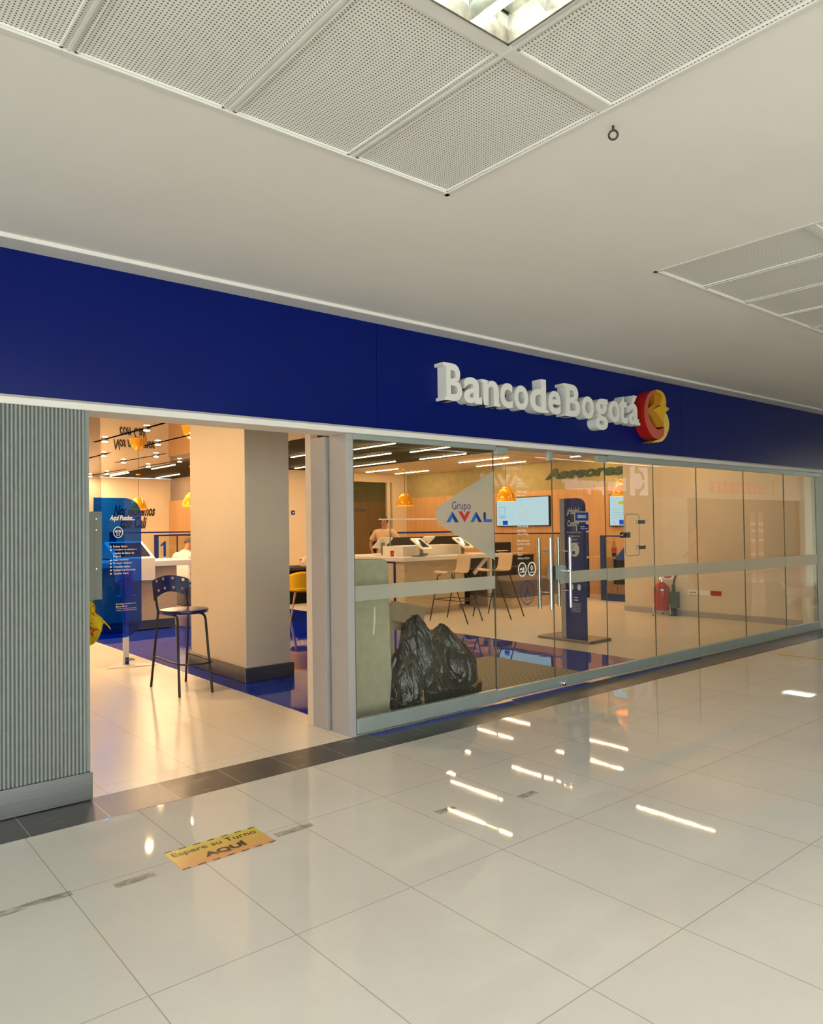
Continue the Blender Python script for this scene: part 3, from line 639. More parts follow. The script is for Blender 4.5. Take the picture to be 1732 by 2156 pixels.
# floor sticker
T = thing('floor_sticker', 'yellow and orange sticker reading Espere su Turno AQUÍ on the mall floor', 'sticker', (1.475, 3.545, .001))
st_ = MB().box(1.475, 1.985, 3.545, 3.785, .001, .003).build('sheet', M['sticker'], T, loc=(1.475, 3.545, .001))
m = MB().text('Espere su Turno', (1.497, 3.690, .003), X, Y, w=.465, h=.064, th=.0008, bold=.012); m.text('AQUÍ', (1.625, 3.588, .003), X, Y, w=.235, h=.082, th=.0008, bold=.045)
for k in range(7):
    for yy in (3.782, 3.543): m.box(1.478 + k * .078, 1.518 + k * .078, yy, yy + .006, .003, .0045)
m.build('lettering', M['black'], T)

# ================================================================== LIGHTS OF THE SHOP
lines = [(7.17, 17.5, 19.0), (7.10, 20.5, 22.0), (8.48, 20.4, 22.1), (8.55, 13.0, 14.4), (8.78, 11.0, 12.4), (9.90, 12.55, 14.1), (11.21, 14.05, 15.95), (12.70, 15.8, 17.25), (13.84, 15.85, 17.35), (10.10, 10.9, 12.15), (11.35, 11.75, 13.3), (12.80, 11.85, 13.5), (14.01, 12.4, 14.1),
         (9.80, 9.35, 10.7), (11.3, 8.9, 10.5), (8.80, 8.2, 9.7), (14.0, 9.4, 11.0), (12.8, 8.9, 10.6), (11.3, 6.0, 7.6), (8.8, 15.6, 17.2), (10.2, 15.4, 17.0)]
proto = thing('line_light', 'warm white linear light in the bank ceiling', 'ceiling light', (0, 0, SC), 'warm linear lights in the bank ceiling')
def place_words(x, y):
    return 'over the entrance mat side' if y < 9 else ''
for i, (x, ya, yb) in enumerate(lines):
    zc = SC
    where = 'black slatted' if x < 11.75 else 'cream'
    T = thing('line_light', 'warm white linear light set in the %s part of the bank ceiling' % where, 'ceiling light', (x, (ya + yb) / 2, zc), 'linear lights in the %s ceiling' % where)
    hs = MB().box(x - .035, x + .035, ya, yb, zc - .012, zc).build('housing', M['beige_ceil'] if x > 11.75 else M['slat'], T)
    MB().box(x - .015, x + .015, ya + .01, yb - .01, zc - .022, zc - .012).build('diffuser', M['line'], hs)
bpy.data.objects.remove(proto)
tracks = [(4.30, 4.21, 10.9, 13.9, [(4.294, 11.575), (4.236, 13.398)]), (5.21, 5.15, 11.2, 14.0, [(5.236, 12.054), (5.171, 13.394)]), (5.03, 5.03, 15.6, 18.0, [(5.033, 15.987)]), (6.03, 5.86, 15.2, 17.8, [(5.971, 15.579), (5.883, 17.314)]), (6.92, 6.78, 16.0, 18.8, [(6.863, 16.481), (6.786, 18.221)]), (6.72, 6.58, 19.6, 22.5, [(6.669, 20.961), (6.606, 22.201)]), (3.1, 3.1, 10.6, 13.2, [(3.1, 11.2), (3.1, 12.6)]), (2.3, 2.3, 6.6, 9.4, [(2.3, 7.4), (2.3, 8.8)]), (2.3, 2.3, 11.2, 14, [(2.3, 12.4)]), (2.3, 2.3, 15, 18, [(2.3, 16), (2.3, 17.4)])]
for i, (xa, xb, ya, yb, sp) in enumerate(tracks):
    T = thing('light_track', 'dark track with round warm spots across the glossy brown ceiling', 'ceiling light', ((xa + xb) / 2, ya, SC), 'spot tracks on the glossy brown ceiling')
    MB().add([], []); m = MB(); m.poly([(xa - .03, ya), (xa + .03, ya), (xb + .03, yb), (xb - .03, yb)], (0, 0, SC - .002), X, Y, .0).build('rail', M['navy'], T)
    for sx, sy in sp:
        rg_ = MB().cyl((sx, sy, SC - .035), (sx, sy, SC - .002), .056, n=20).build('spot_ring', M['chrome'], T, smooth=True)
        MB().cyl((sx, sy, SC - .042), (sx, sy, SC - .036), .044, n=20).build('spot_lens', M['spot'], rg_)

def pendant(x, y, label):
    T = thing('pendant_lamp', label, 'lamp', (x, y, 2.2), 'yellow pendant lamps')
    zb = 2.245; pr = [(.245, 0), (.25, .012), (.232, .03), (.225, .07), (.20, .16), (.165, .245), (.115, .30), (.10, .315), (.09, .34), (.02, .342)]
    m = MB(); m.lathe([(r, z + zb) for r, z in pr] + [(r * .97, z + zb - .004) for r, z in reversed(pr)], (x, y, 0), 40); sh = m.build('shade', M['yellow_lamp'], T, smooth=True)
    MB().cyl((x, y, zb + .34), (x, y, SC - .02), .006, n=8).build('cord', M['black'], T)
    MB().cyl((x, y, SC - .03), (x, y, SC), .065, n=20).build('ceiling_rose', M['yellow_lamp'], T, smooth=True)
    MB().sph((x, y, zb + .14), .055, 14).build('bulb', M['line'], sh, smooth=True)
pendant(7.56, 21.06, 'yellow bell pendant lamp half behind the blue acrylic banner')
pendant(7.72, 17.80, 'yellow bell pendant lamp just left of the cream column')
pendant(13.05, 15.96, 'yellow bell pendant lamp left of the frosted arrow on the glass')
pendant(13.22, 12.34, 'yellow bell pendant lamp above the left wall screen')
pendant(13.35, 9.15, 'yellow bell pendant lamp in front of the right wall screen, partly behind the wall')

# wall writing
m = MB().text('Nos movemos', (7.42, 22.695, 2.10), X, Z, w=1.24, h=.33, th=.004, bold=.03, shear=.35); m.text('con Cali', (7.60, 22.695, 1.72), X, Z, w=.80, h=.36, th=.004, bold=.03, shear=.35)
tag(m.build('wall_lettering', M['black']), 'black slanted script Nos movemos con Cali on the cream back wall', 'lettering')
m = MB().text('Asesores', (14.775, 12.42, 2.80), NY, Z, w=2.33, h=.27, th=.02, bold=.05, shear=.2)
tag(m.build('wall_lettering', M['greenletter']), 'large dark green Asesores lettering high on the wall above the screens', 'lettering')
m = MB().text('Gerencia', (12.82, 17.985, 2.13), X, Z, w=.37, h=.12, th=.002)
tag(m.build('glass_lettering', M['decal_blue']), 'small Gerencia lettering on the office glass', 'lettering')

# ================================================================== LEFT PART OF THE SHOP
# steel box on back of panel and cloth
T = thing('steel_box', 'tall grey steel box fixed behind the edge of the ribbed panel', 'box', (1.52, 5.24, 1.19))
MB().box(1.445, 1.556, 5.14, 5.30, 1.195, 1.782).build('body', M['boxgrey'], T, bevel=.004)
MB().box(1.560, 1.622, 5.20, 5.28, 1.195, 1.782).build('cover', M['boxgrey'], T, bevel=.003)
for zz in (1.735, 1.66, 1.40): MB().cyl((1.585, 5.198, zz), (1.585, 5.203, zz), .004, n=8).build('screw', M['chrome'], T)
m = MB(); vs = []; nx_, nz_ = 16, 18
for i in range(nx_ + 1):
    for j in range(nz_ + 1):
        u, v_ = i / nx_, j / nz_
        vs.append((1.455 + .19 * u * (.45 + .75 * v_) + .012 * math.sin(9 * v_), 5.235 + .030 * math.sin(u * 13 + v_ * 3) * (.3 + v_), 1.205 - .25 * v_ + .07 * v_ * math.cos(u * 7.5)))
m.add(vs, [(i * (nz_ + 1) + j, (i + 1) * (nz_ + 1) + j, (i + 1) * (nz_ + 1) + j + 1, i * (nz_ + 1) + j + 1) for i in range(nx_) for j in range(nz_)])
o = m.build('cloth', M['cloth'], smooth=True); sm = o.modifiers.new('th', 'SOLIDIFY'); sm.thickness = .004
tag(o, 'yellow cloth with red flowers hanging below the steel box', 'cloth')
# blue acrylic banner
T = thing('acrylic_banner', 'translucent blue acrylic banner with white writing beside the entrance', 'banner', (3.08, 9.25, .34))
pts = [(2.755, .36), (3.13, .36)] + [(3.13 + .222 * math.sin(a * PI / 20), .56 - .20 * math.cos(a * PI / 20)) for a in range(1, 11)] + [(3.352, 1.86)] + [(3.15 + .202 * math.cos(a * PI / 20), 1.86 + .19 * math.sin(a * PI / 20)) for a in range(1, 11)] + [(2.795, 2.055)]
MB().poly(pts, (0, 9.25, 0), X, Z, .012).build('panel', M['acryl'], T)
MB().tube([(a, 9.256, b) for a, b in pts], .004, 6, True).build('panel_edge', M['acryl_edge'], T)
yb = 9.249
m = MB().text('Aquí Puedes...', (2.976, yb, 1.762), X, Z, w=.30, h=.082, th=.001, bold=.02, shear=.3)
for tx, zz, ww in (('Retirar dinero', 1.453, .17), ('Consignar en efectivo a', 1.412, .28), ('cuentas de Banco de', 1.372, .25), ('Bogotá', 1.332, .09), ('Pagar servicios', 1.288, .18), ('Recargar celulares', 1.248, .22), ('Consultar saldos', 1.208, .20), ('Realizar transferencias', 1.168, .265), ('Cambiar claves', 1.128, .18)):
    m.text(tx, (3.015, yb, zz), X, Z, w=ww, h=.027, th=.001, bold=.012, res=1)
    if tx[0] != 'c' and tx[0] != 'B': disc(m, (2.986, yb, zz + .012), X, Z, .009, .010, .001, 14)
for tx, zz, ww, hh in (('Descarga la aplicación', .757, .235, .022), ('Banca Móvil', .728, .13, .022), ('y realiza transacciones desde', .704, .24, .015), ('el lugar y momento que quieras', .682, .25, .015)): m.text(tx, (3.045, yb, zz), X, Z, w=ww, h=hh, th=.001, bold=.01, res=1)
ring(m, (3.074, yb, 1.637), X, Z, .058, .068, .008, .001)
m.box(3.040, 3.108, yb - .001, yb, 1.648, 1.658); m.box(3.040, 3.046, yb - .001, yb, 1.632, 1.65); m.box(3.102, 3.108, yb - .001, yb, 1.632, 1.65); m.box(3.056, 3.061, yb - .001, yb, 1.600, 1.65); m.box(3.087, 3.092, yb - .001, yb, 1.600, 1.65); m.box(3.056, 3.092, yb - .001, yb, 1.598, 1.603); m.box(3.072, 3.076, yb - .001, yb, 1.615, 1.635)
m.build('lettering', M['decal'], T)
MB().cyl((3.216, 9.262, 1.05), (3.216, 9.40, 1.05), .012).cyl((3.216, 9.262, .50), (3.216, 9.40, .50), .012).build('clip', M['satin'], T)
# sanitiser stand
T = thing('sanitiser_stand', 'white foot pedal sanitiser stand behind the blue acrylic banner', 'dispenser stand', (3.22, 9.42, 0))
MB().poly([(2.93, 9.27), (3.49, 9.10), (3.23, 9.62)], (0, 0, .012), X, Y, .010).build('base', M['whitep'], T)
MB().box(3.185, 3.250, 9.40, 9.44, .012, .84).build('pole', M['whitep'], T, bevel=.004)
MB().obox((3.235, 9.33, .075), (.045, -.01, 0), (.01, .055, 0), (0, .012, .006)).box(3.20, 3.235, 9.36, 9.40, .012, .09).build('pedal', M['navy'], T)
MB().box(3.13, 3.33, 9.33, 9.50, .84, .855).build('tray', M['whitep'], T)
MB().box(3.165, 3.295, 9.37, 9.48, .855, 1.19).cyl((3.13, 9.42, 1.03), (3.34, 9.42, 1.03), .028).build('dispenser', M['whitep'], T, bevel=.01)
# blue bar stool
T = thing('bar_stool', 'tall blue stool with black tube legs and holed backrest by the column', 'stool', (3.15, 7.54, 0))
prof = [(.001, .795), (.20, .795), (.238, .802), (.245, .82), (.240, .836), (.20, .842), (.001, .838)]
m = MB(); m.lathe(prof, (3.155, 7.49, 0), 40); m.build('seat', M['navy'], T, smooth=True)
def leg(pts): return MB().tube(pts, .0125, 10)
leg([(2.973, 7.184, .0), (2.988, 7.245, .40), (2.998, 7.28, .74), (3.000, 7.30, .775), (3.0, 7.34, .79), (2.985, 7.45, .793), (2.97, 7.66, .795)]).build('leg', M['black'], T, smooth=True)
leg([(3.316, 7.18, .0), (3.306, 7.245, .40), (3.294, 7.28, .74), (3.290, 7.30, .775), (3.285, 7.34, .79), (3.280, 7.50, .793), (3.28, 7.66, .795)]).build('leg', M['black'], T, smooth=True)
leg([(2.957, 7.895, .0), (2.966, 7.80, .45), (2.970, 7.72, .80), (2.975, 7.79, .93), (2.972, 7.83, 1.02)]).build('leg', M['black'], T, smooth=True)
leg([(3.34, 7.899, .0), (3.322, 7.80, .45), (3.300, 7.72, .80), (3.315, 7.79, .93), (3.330, 7.83, 1.02)]).build('leg', M['black'], T, smooth=True)
MB().tube([(2.962, 7.85, .33), (2.962, 7.60, .325), (2.968, 7.36, .32), (2.99, 7.18, .32), (3.07, 7.10, .32), (3.20, 7.09, .32), (3.29, 7.14, .32), (3.322, 7.26, .32), (3.328, 7.5, .32), (3.328, 7.85, .325)], .009, 10).build('footrest', M['black'], T, smooth=True)
# backrest with holes: curved sheet grid
def backrest():
    m = MB(); nu, nv = 130, 70; holes = [(.14, .80), (.34, .87), (.60, .88), (.86, .80), (.18, .42), (.37, .49), (.61, .50), (.83, .44)]
    P = {}
    def top(u): return .80 + .20 * math.sin(PI * min(1, max(0, (u - .0) / 1.0))) ** .7
    def bot(u): return .02 + .32 * math.sin(PI * u) ** .8 if 0 < u < 1 else .02
    for i in range(nu + 1):
        u = i / nu
        for j in range(nv + 1):
            v = bot(u) + (top(u) - bot(u)) * j / nv
            x = 2.962 + (3.352 - 2.962) * u + (.5 - u) * -.02 * v; y = 7.805 + .055 * math.sin(PI * u) + .045 * v; z = .905 + .262 * v
            P[i, j] = (m.b.verts.new((x, y, z)), u, v)
    for i in range(nu):
        for j in range(nv):
            u = (P[i, j][1] + P[i + 1, j][1]) / 2; v = (P[i, j][2] + P[i + 1, j + 1][2]) / 2
            if any(((u - a) / .036) ** 2 + ((v - b) / .062) ** 2 < 1 for a, b in holes): continue
            m.b.faces.new([P[i, j][0], P[i + 1, j][0], P[i + 1, j + 1][0], P[i, j + 1][0]])
    bmesh.ops.delete(m.b, geom=[v for v in m.b.verts if not v.link_faces], context='VERTS')
    return m
o = backrest().build('backrest', M['navy'], T, smooth=True); q = o.modifiers.new('th', 'SOLIDIFY'); q.thickness = .010; q.offset = 0
# white kiosk counter on the left
T = thing('kiosk_counter', 'oak laminate counter with white top and slanted screen left of the column', 'counter', (4.4, 12.5, 0))
MB().box(3.9, 5.105, 12.42, 13.4, .165, 1.055).build('body', M['wood_box'], T)
MB().box(3.9, 5.080, 12.44, 13.38, .015, .165).build('plinth', M['steel'], T)
MB().box(3.7, 5.50, 12.36, 13.5, 1.055, 1.145).build('top', M['white'], T, bevel=.004)
MB().box(4.05, 4.69, 12.30, 12.36, .835, 1.20).build('front_board', M['white'], T, bevel=.003)
m = MB(); m.add([(4.05, 12.30, 1.20), (4.69, 12.30, 1.20), (4.69, 13.0, 1.20), (4.05, 13.0, 1.20), (4.05, 12.90, 1.47), (4.69, 12.90, 1.47), (4.69, 13.0, 1.47), (4.05, 13.0, 1.47)], [(0, 1, 5, 4), (0, 3, 2, 1), (1, 2, 6, 5), (0, 4, 7, 3), (4, 5, 6, 7), (2, 3, 7, 6)]); m.build('slanted_housing', M['white'], T, bevel=.004)
MB().obox((4.37, 12.588, 1.343), (.26, 0, 0), (0, .235, .106), (0, -.0021, .0047)).build('screen', M['screen_dark'], T)
# numbered booth 1
T = thing('booth_screen', 'glass booth screen in a blue frame with a big blue number 1', 'screen', (6.2, 15, 0))
MB().box(5.706, 5.785, 14.98, 15.03, 0, 1.57).box(5.785, 7.6, 14.98, 15.03, 1.535, 1.57).box(5.785, 7.6, 14.98, 15.03, 0, .15).build('frame', M['blueframe'], T, bevel=.003)
MB().box(5.785, 7.6, 15.0, 15.008, .15, 1.535).build('glass', M['glass'], T)
MB().poly([(.06, 0), (.11, 0), (.11, .31), (.075, .31), (.0, .24), (.0, .205), (.06, .235)], (5.83, 14.995, 1.12), X, Z, .004).build('number', M['bluenum'], T)
MB().box(6.175, 6.195, 15.0, 15.02, .15, 1.535).build('mullion', M['blueframe'], T)
T = thing('booth_screen', 'long low booth screen with blue rail behind the blue banner', 'screen', (5.3, 16.5, 0))
MB().box(5.12, 5.25, 15.9, 15.95, 0, 1.63).box(5.12, 7.6, 15.9, 15.95, 1.60, 1.63).build('frame', M['blueframe'], T)
MB().box(5.25, 7.6, 15.92, 15.926, 0, 1.60).build('glass', M['glass'], T)
# sofa behind the man and bench
T = thing('sofa', 'grey upholstered bench the man in white sits on beside the column', 'sofa', (6.3, 14.2, 0))
MB().box(5.80, 7.35, 13.75, 14.45, .20, .60).build('seat', M['sofa'], T, bevel=.03)
MB().box(5.82, 7.33, 13.78, 14.42, .0, .20).build('plinth', M['wood_box'], T)
# black chairs in booth 1
def shell_chair(x, y, rz, label, mat='black', legm='wood_leg', name='armchair', group='black shell chairs', zs=.45):
    T = thing(name, label, 'chair', (x, y, 0), group); c, s_ = math.cos(rz), math.sin(rz)
    def P(a, b, z): return (x + a * c - b * s_, y + a * s_ + b * c, z)
    m = MB(); vs = []; n, k = 20, 8       # wraparound shell, open to +b
    for i in range(n + 1):
        a = PI * (1.08) + (i / n) * PI * .84 * 1.0 - .0
        a = PI + (i - n / 2) / n * PI * 1.15 + PI / 2
        hb = .36 * (.55 + .45 * math.cos((i - n / 2) / (n / 2) * PI / 2))
        for j in range(k + 1):
            t_ = j / k; r = .25 + .05 * t_; vs.append(P(r * math.cos(a), r * math.sin(a) * .95, zs - .04 + hb * t_))
    m.add(vs, [(i * (k + 1) + j, (i + 1) * (k + 1) + j, (i + 1) * (k + 1) + j + 1, i * (k + 1) + j + 1) for i in range(n) for j in range(k)])
    o = m.build('backrest', M[mat], T, smooth=True); q = o.modifiers.new('t', 'SOLIDIFY'); q.thickness = .03
    m = MB(); m.lathe([(.001, -.05), (.22, -.05), (.262, -.02), (.262, .02), (.22, .05), (.001, .055)], P(0, 0, zs), 28); m.build('seat', M[mat], T, smooth=True)
    for a, b in ((-1, -1), (1, -1), (1, 1), (-1, 1)): MB().tube([P(.14 * a, .14 * b, zs - .04), P(.235 * a, .24 * b, 0)], .014, 10, rad=[.020, .012]).build('leg', M[legm], T, smooth=True)
    return T
shell_chair(6.05, 16.75, .3, 'black shell chair behind the number 1 booth screen', zs=.62)
shell_chair(5.55, 16.9, -.3, 'black shell chair draped in dark cloth left of the number 1', zs=.78)
# yellow chairs
shell_chair(7.20, 11.75, -.55, 'yellow upholstered armchair with wooden legs seen between column and door post', 'yellow_seat', 'wood_leg', 'armchair', 'yellow armchairs', zs=.56)
shell_chair(6.58, 12.2, 2.2, 'yellow armchair mostly hidden behind the right face of the column', 'yellow_seat', 'wood_leg', 'armchair', 'yellow armchairs', zs=.56)
T = thing('table', 'dark grey table holding a pale sack behind the yellow armchair', 'table', (8.8, 14.6, 0))
MB().box(7.9, 9.9, 14.2, 15.2, .74, .80).build('tabletop', M['sofa_dk'], T, bevel=.005); MB().box(8.0, 9.8, 14.3, 15.1, 0, .74).build('pedestal', M['dark'], T)
m = MB(); m.sph((9.28, 14.6, .84), .30, 24, (1.3, .7, .9)); 
for v in m.b.verts: v.co.z = max(.802, v.co.z - .03 * 0 + .05 * noise.noise(v.co * 6)); v.co.x += .04 * noise.noise(v.co * 7)
tag(m.build('plastic_sack', M['sack'], smooth=True), 'pale crumpled plastic sack lying on the dark grey table', 'sack')
T = thing('side_table', 'small round white table between the yellow armchairs', 'table', (6.75, 11.6, 0)); MB().cyl((7.35, 12.75, .47), (7.35, 12.75, .50), .28, n=32).build('tabletop', M['white'], T, bevel=.004); MB().cyl((7.35, 12.75, 0), (7.35, 12.75, .47), .02).cyl((7.35, 12.75, .003), (7.35, 12.75, .018), .16, n=28).build('leg', M['black'], T)
T = thing('wall_sign', 'small dark wall sign on the cream wall right of the column', 'sign', (10.54, 17.69, 2.03)); MB().poly(rrect(10.49, 10.60, 2.03, 2.15, .02), (0, 17.69, 0), X, Z, .008).build('plate', M['decal_blue'], T); MB().poly(rrect(10.53, 10.57, 2.07, 2.11, .01), (0, 17.688, 0), X, Z, .003).build('symbol', M['decal'], T)
T = thing('wall_socket', 'red socket in a white plate low on the cream wall', 'socket', (10.78, 17.69, .75)); MB().box(10.715, 10.84, 17.685, 17.7, .75, .87).build('plate', M['whitep'], T); MB().box(10.73, 10.825, 17.678, 17.685, .765, .825).build('outlet', M['ext_red'], T)

# ================================================================== COUNTER ISLAND
T = thing('island_counter', 'oak counter island with thick white top behind the left glass pane', 'counter', (9.8, 11.6, 0))
MB().box(8.62, 11.15, 10.60, 12.9, 1.02, 1.095).build('worktop', M['white'], T, bevel=.004)
MB().box(8.72, 10.24, 10.70, 12.8, .13, 1.02).build('body', M['wood_box'], T)
MB().box(8.80, 10.16, 10.78, 12.72, .0, .13).build('plinth', M['wood_box'], T)
MB().box(8.695, 8.72, 11.0, 11.75, .20, .98).build('door', M['wood_box'], T)
MB().box(8.705, 8.72, 10.96, 11.79, .17, 1.0).build('door_gap', M['blueframe'], T)
MB().box(10.95, 11.02, 10.70, 10.77, .0, 1.02).obox((10.72, 10.735, .86), (.18, 0, .15), (-.022, 0, .026), (0, .02, 0)).build('white_leg', M['white'], T)
T = thing('counter_box', 'white raised box carrying the tablet stands on the island counter', 'box', (9.9, 11.6, 1.095))
MB().box(9.03, 10.62, 11.12, 11.75, 1.096, 1.285).build('body', M['white'], T, bevel=.004)
def tablet(x, y, z, rz, tilt, label, roll=0):
    T = thing('tablet_stand', label, 'tablet', (x, y, 1.09), 'white tablet stands on the island counter')
    R = Matrix.Rotation(rz, 3, 'Z') @ Matrix.Rotation(tilt, 3, 'X')
    ex, ey, ez = R @ Vector(X), R @ Vector(Y), R @ Vector(Z); c = Vector((x, y, z))
    MB().poly(rrect(-.15, .15, -.20, .20, .035), c + ez * .012, ex, ey, .024).build('case', M['whitep'], T, bevel=.004)
    cs = T.children[-1]; MB().poly(rrect(-.090, .090, -.135, .135, .004), c + ez * .0145, ex, ey, .002).build('screen', M['screen_dark'], cs)
    hz = (c.z - .012 - 1.10) / 2; MB().obox(c - ez * .012 + Vector((0, 0, -hz)), ex * .045, ey * .010, Vector((0, 0, hz))).build('neck', M['satin'], T)
    MB().obox((x, y, 1.1005), R @ Vector((.09, 0, 0)), (0, .07, 0), (0, 0, .004)).build('foot', M['whitep'], T)
tablet(9.33, 10.92, 1.325, 0.12, .55, 'white tablet stand on the island counter front, left of two facing the glass')
tablet(10.42, 10.92, 1.325, 0.12, .55, 'white tablet stand nearest the frosted arrow on the island counter')
tablet(9.22, 12.0, 1.345, 3.1, .55, 'white tablet seen from behind at the left end of the island counter')
tablet(10.35, 12.0, 1.345, 3.1, .55, 'white tablet seen from behind between the two front tablets')
T = thing('desk_lamp', 'thin metal bar lamp on a post over the island counter', 'lamp', (9.1, 11.4, 1.285))
MB().cyl((9.10, 11.6, 1.285), (9.10, 11.6, 1.80), .012).cyl((9.10, 11.6, 1.286), (9.10, 11.6, 1.292), .05).build('post', M['satin'], T)
MB().box(8.85, 10.9, 11.56, 11.64, 1.80, 1.825).build('bar', M['whitep'], T, bevel=.003)
T = thing('paper_cup', 'red paper cup with white script on the island counter', 'cup', (8.87, 11.25, 1.095))
m = MB(); m.lathe([(.001, 1.096), (.030, 1.096), (.040, 1.205), (.036, 1.205), (.028, 1.11), (.001, 1.11)], (8.87, 11.25, 0), 24); m.build('body', M['cup_red'], T, smooth=True)
MB().text('Coca-Cola', (8.835, 11.205, 1.145), X, Z, w=.06, h=.018, th=.001, shear=.2).build('lettering', M['decal'], T)
T = thing('clipboard', 'black folder lying on the island counter beside the red cup', 'folder', (9.25, 10.9, 1.096)); MB().box(9.02, 9.22, 10.70, 10.86, 1.096, 1.110).build('cover', M['black'], T, bevel=.003)
m = MB(); m.tube([(9.22, 10.85, 1.125), (9.30, 10.86, 1.135), (9.38, 10.84, 1.125), (9.42, 10.86, 1.13)], .02, 8); tag(m.build('face_mask', plain('pale_blue_mask', (.20, .28, .38), .8), smooth=True), 'crumpled blue face mask on the black folder', 'mask')
# wire bar stools with ply shells
def wire_stool(off, label):
    dx, dy = off; T = thing('bar_stool', label, 'stool', (9.0 + dx, 9.6 + dy, 0), 'plywood bar stools by the island counter')
    def P(x, y, z): return (x + dx, y + dy, z)
    m = MB(); ex = Vector((.93, -.12, 0)).normalized(); ey = Vector((.12, .93, 0)).normalized(); c = Vector(P(8.92, 9.62, .855))
    prof = [(-.27, -.012), (-.22, .012), (-.10, .0), (.06, -.022), (.17, -.020), (.225, .01), (.25, .07), (.262, .16), (.275, .25), (.285, .30)]; vs = []
    for a, z in prof:
        for b in (-.20, -.19, -.1, 0, .1, .19, .20): vs.append(c + ex * a + ey * b * (1 if a < .22 else .97) + Vector((0, 0, z + .012 * (abs(b) / .2) ** 2 * (1 if a < .2 else 0))) - ex * (.02 * (abs(b) / .2) ** 2 if a > .22 else 0))
    m.add(vs, [(i * 7 + j, i * 7 + j + 1, (i + 1) * 7 + j + 1, (i + 1) * 7 + j) for i in range(len(prof) - 1) for j in range(6)])
    o = m.build('seat', M['ply'], T, smooth=True); q = o.modifiers.new('t', 'SOLIDIFY'); q.thickness = .014; q.offset = 0
    feet = [(8.684, 9.963), (8.793, 9.117), (9.325, 9.30), (9.20, 10.08)]; tops = [(8.74, 9.80), (8.76, 9.46), (9.10, 9.44), (9.12, 9.78)]
    for (fx, fy), (tx_, ty_) in zip(feet, tops):
        MB().tube([P(fx, fy, 0), P(tx_, ty_, .80), P(tx_ + (8.93 - tx_) * .25, ty_ + (9.62 - ty_) * .25, .832)], .011, 8).build('leg', M['wire'], T, smooth=True)
    k = .40
    MB().tube([P(f[0] + (t_[0] - f[0]) * .46, f[1] + (t_[1] - f[1]) * .46, k * .95) for f, t_ in zip(feet, tops)], .008, 8, True).build('footrest', M['wire'], T, smooth=True)
wire_stool((0, 0), 'plywood bar stool with dark wire legs, the left of the two by the island')
wire_stool((.98, -.08), 'plywood bar stool with dark wire legs, seen through the glass door edge')
# grey divider, booth frames behind island
T = thing('booth_screen', 'blue framed booth screen behind the island counter left end', 'screen', (11.3, 14.6, 0))
MB().box(10.44, 10.56, 14.0, 14.05, 0, 1.54).box(10.44, 14.2, 14.0, 14.05, 1.50, 1.54).build('frame', M['blueframe'], T); MB().box(10.56, 14.2, 14.02, 14.026, 0, 1.5).build('glass', M['glass'], T)
T = thing('booth_divider', 'charcoal fabric divider behind the white tablets', 'divider', (11.3, 13, 0)); MB().box(10.15, 12.35, 13.0, 13.09, 0, 1.43).build('panel', M['sofa_dk'], T, bevel=.01); MB().box(10.1, 12.4, 12.97, 13.12, 0, .05).build('foot', M['wire'], T)
shell_chair(9.45, 13.8, .2, 'black shell chair behind the left end of the island counter', zs=.90)
T = thing('booth_screen', 'blue railed glass screen below the left wall screen', 'screen', (14.0, 12.5, 0))
MB().box(13.98, 14.03, 10.55, 14.0, 1.44, 1.475).box(13.98, 14.03, 10.55, 10.60, 0, 1.44).build('frame', M['blueframe'], T); MB().box(14.0, 14.006, 10.6, 14.0, 0, 1.44).build('glass', M['glass'], T)
T = thing('desk', 'dark desk with office equipment behind the second bar stool', 'desk', (12.9, 12.9, 0)); MB().box(12.6, 13.9, 12.0, 13.6, .96, 1.0).build('desktop', M['wood_leg'], T); MB().box(12.65, 13.85, 12.05, 13.55, 0, .96).build('front', M['sofa_dk'], T)
T = thing('desk_printer', 'black office printer on the dark desk', 'printer', (13.2, 12.7, 1.0)); MB().box(12.95, 13.5, 12.45, 12.9, 1.0, 1.26).build('body', M['black'], T, bevel=.02); MB().box(12.97, 13.3, 12.36, 12.45, 1.05, 1.07).build('tray', M['whitep'], T)
# modular bench
T = thing('bench', 'low grey upholstered bench on an oak plinth behind the glass doors', 'bench', (11.9, 10.7, 0))
MB().box(11.06, 12.75, 10.2, 11.4, 0, .205).build('plinth', M['wood_box'], T); MB().box(11.04, 12.77, 10.18, 11.4, .205, .56).build('seat', M['sofa'], T, bevel=.03); MB().box(11.06, 13.0, 11.4, 11.75, 0, .74).build('backrest', M['sofa_dk'], T, bevel=.02)
# bending clerk in tan shirt and seated man: figures -------------------------------
def skin_body(name, verts, edges, radii, mat, parent, sub=2, root=0, fn=None):
    me = bpy.data.meshes.new(name); me.from_pydata([Vector(v) for v in verts], edges, []); me.update()
    o = bpy.data.objects.new(name, me); COL.objects.link(o)
    o.modifiers.new('s', 'SKIN'); lay = me.skin_vertices[0].data if len(me.skin_vertices) else None
    for i, r in enumerate(radii):
        lay[i].radius = r if isinstance(r, tuple) else (r, r); lay[i].use_root = (i == root)
    q = o.modifiers.new('u', 'SUBSURF'); q.levels = sub; q.render_levels = sub
    dg = bpy.context.evaluated_depsgraph_get(); dg.update(); nm = bpy.data.meshes.new_from_object(o.evaluated_get(dg))
    bpy.data.objects.remove(o); nm.name = name; nm.materials.clear(); nm.materials.append(mat); nm.shade_smooth()
    if fn:
        for v in nm.vertices: v.co = fn(v.co)
    o = bpy.data.objects.new(name, nm); COL.objects.link(o)
    if parent: o.parent = parent; o.location = -Vector(parent.location)
    return o
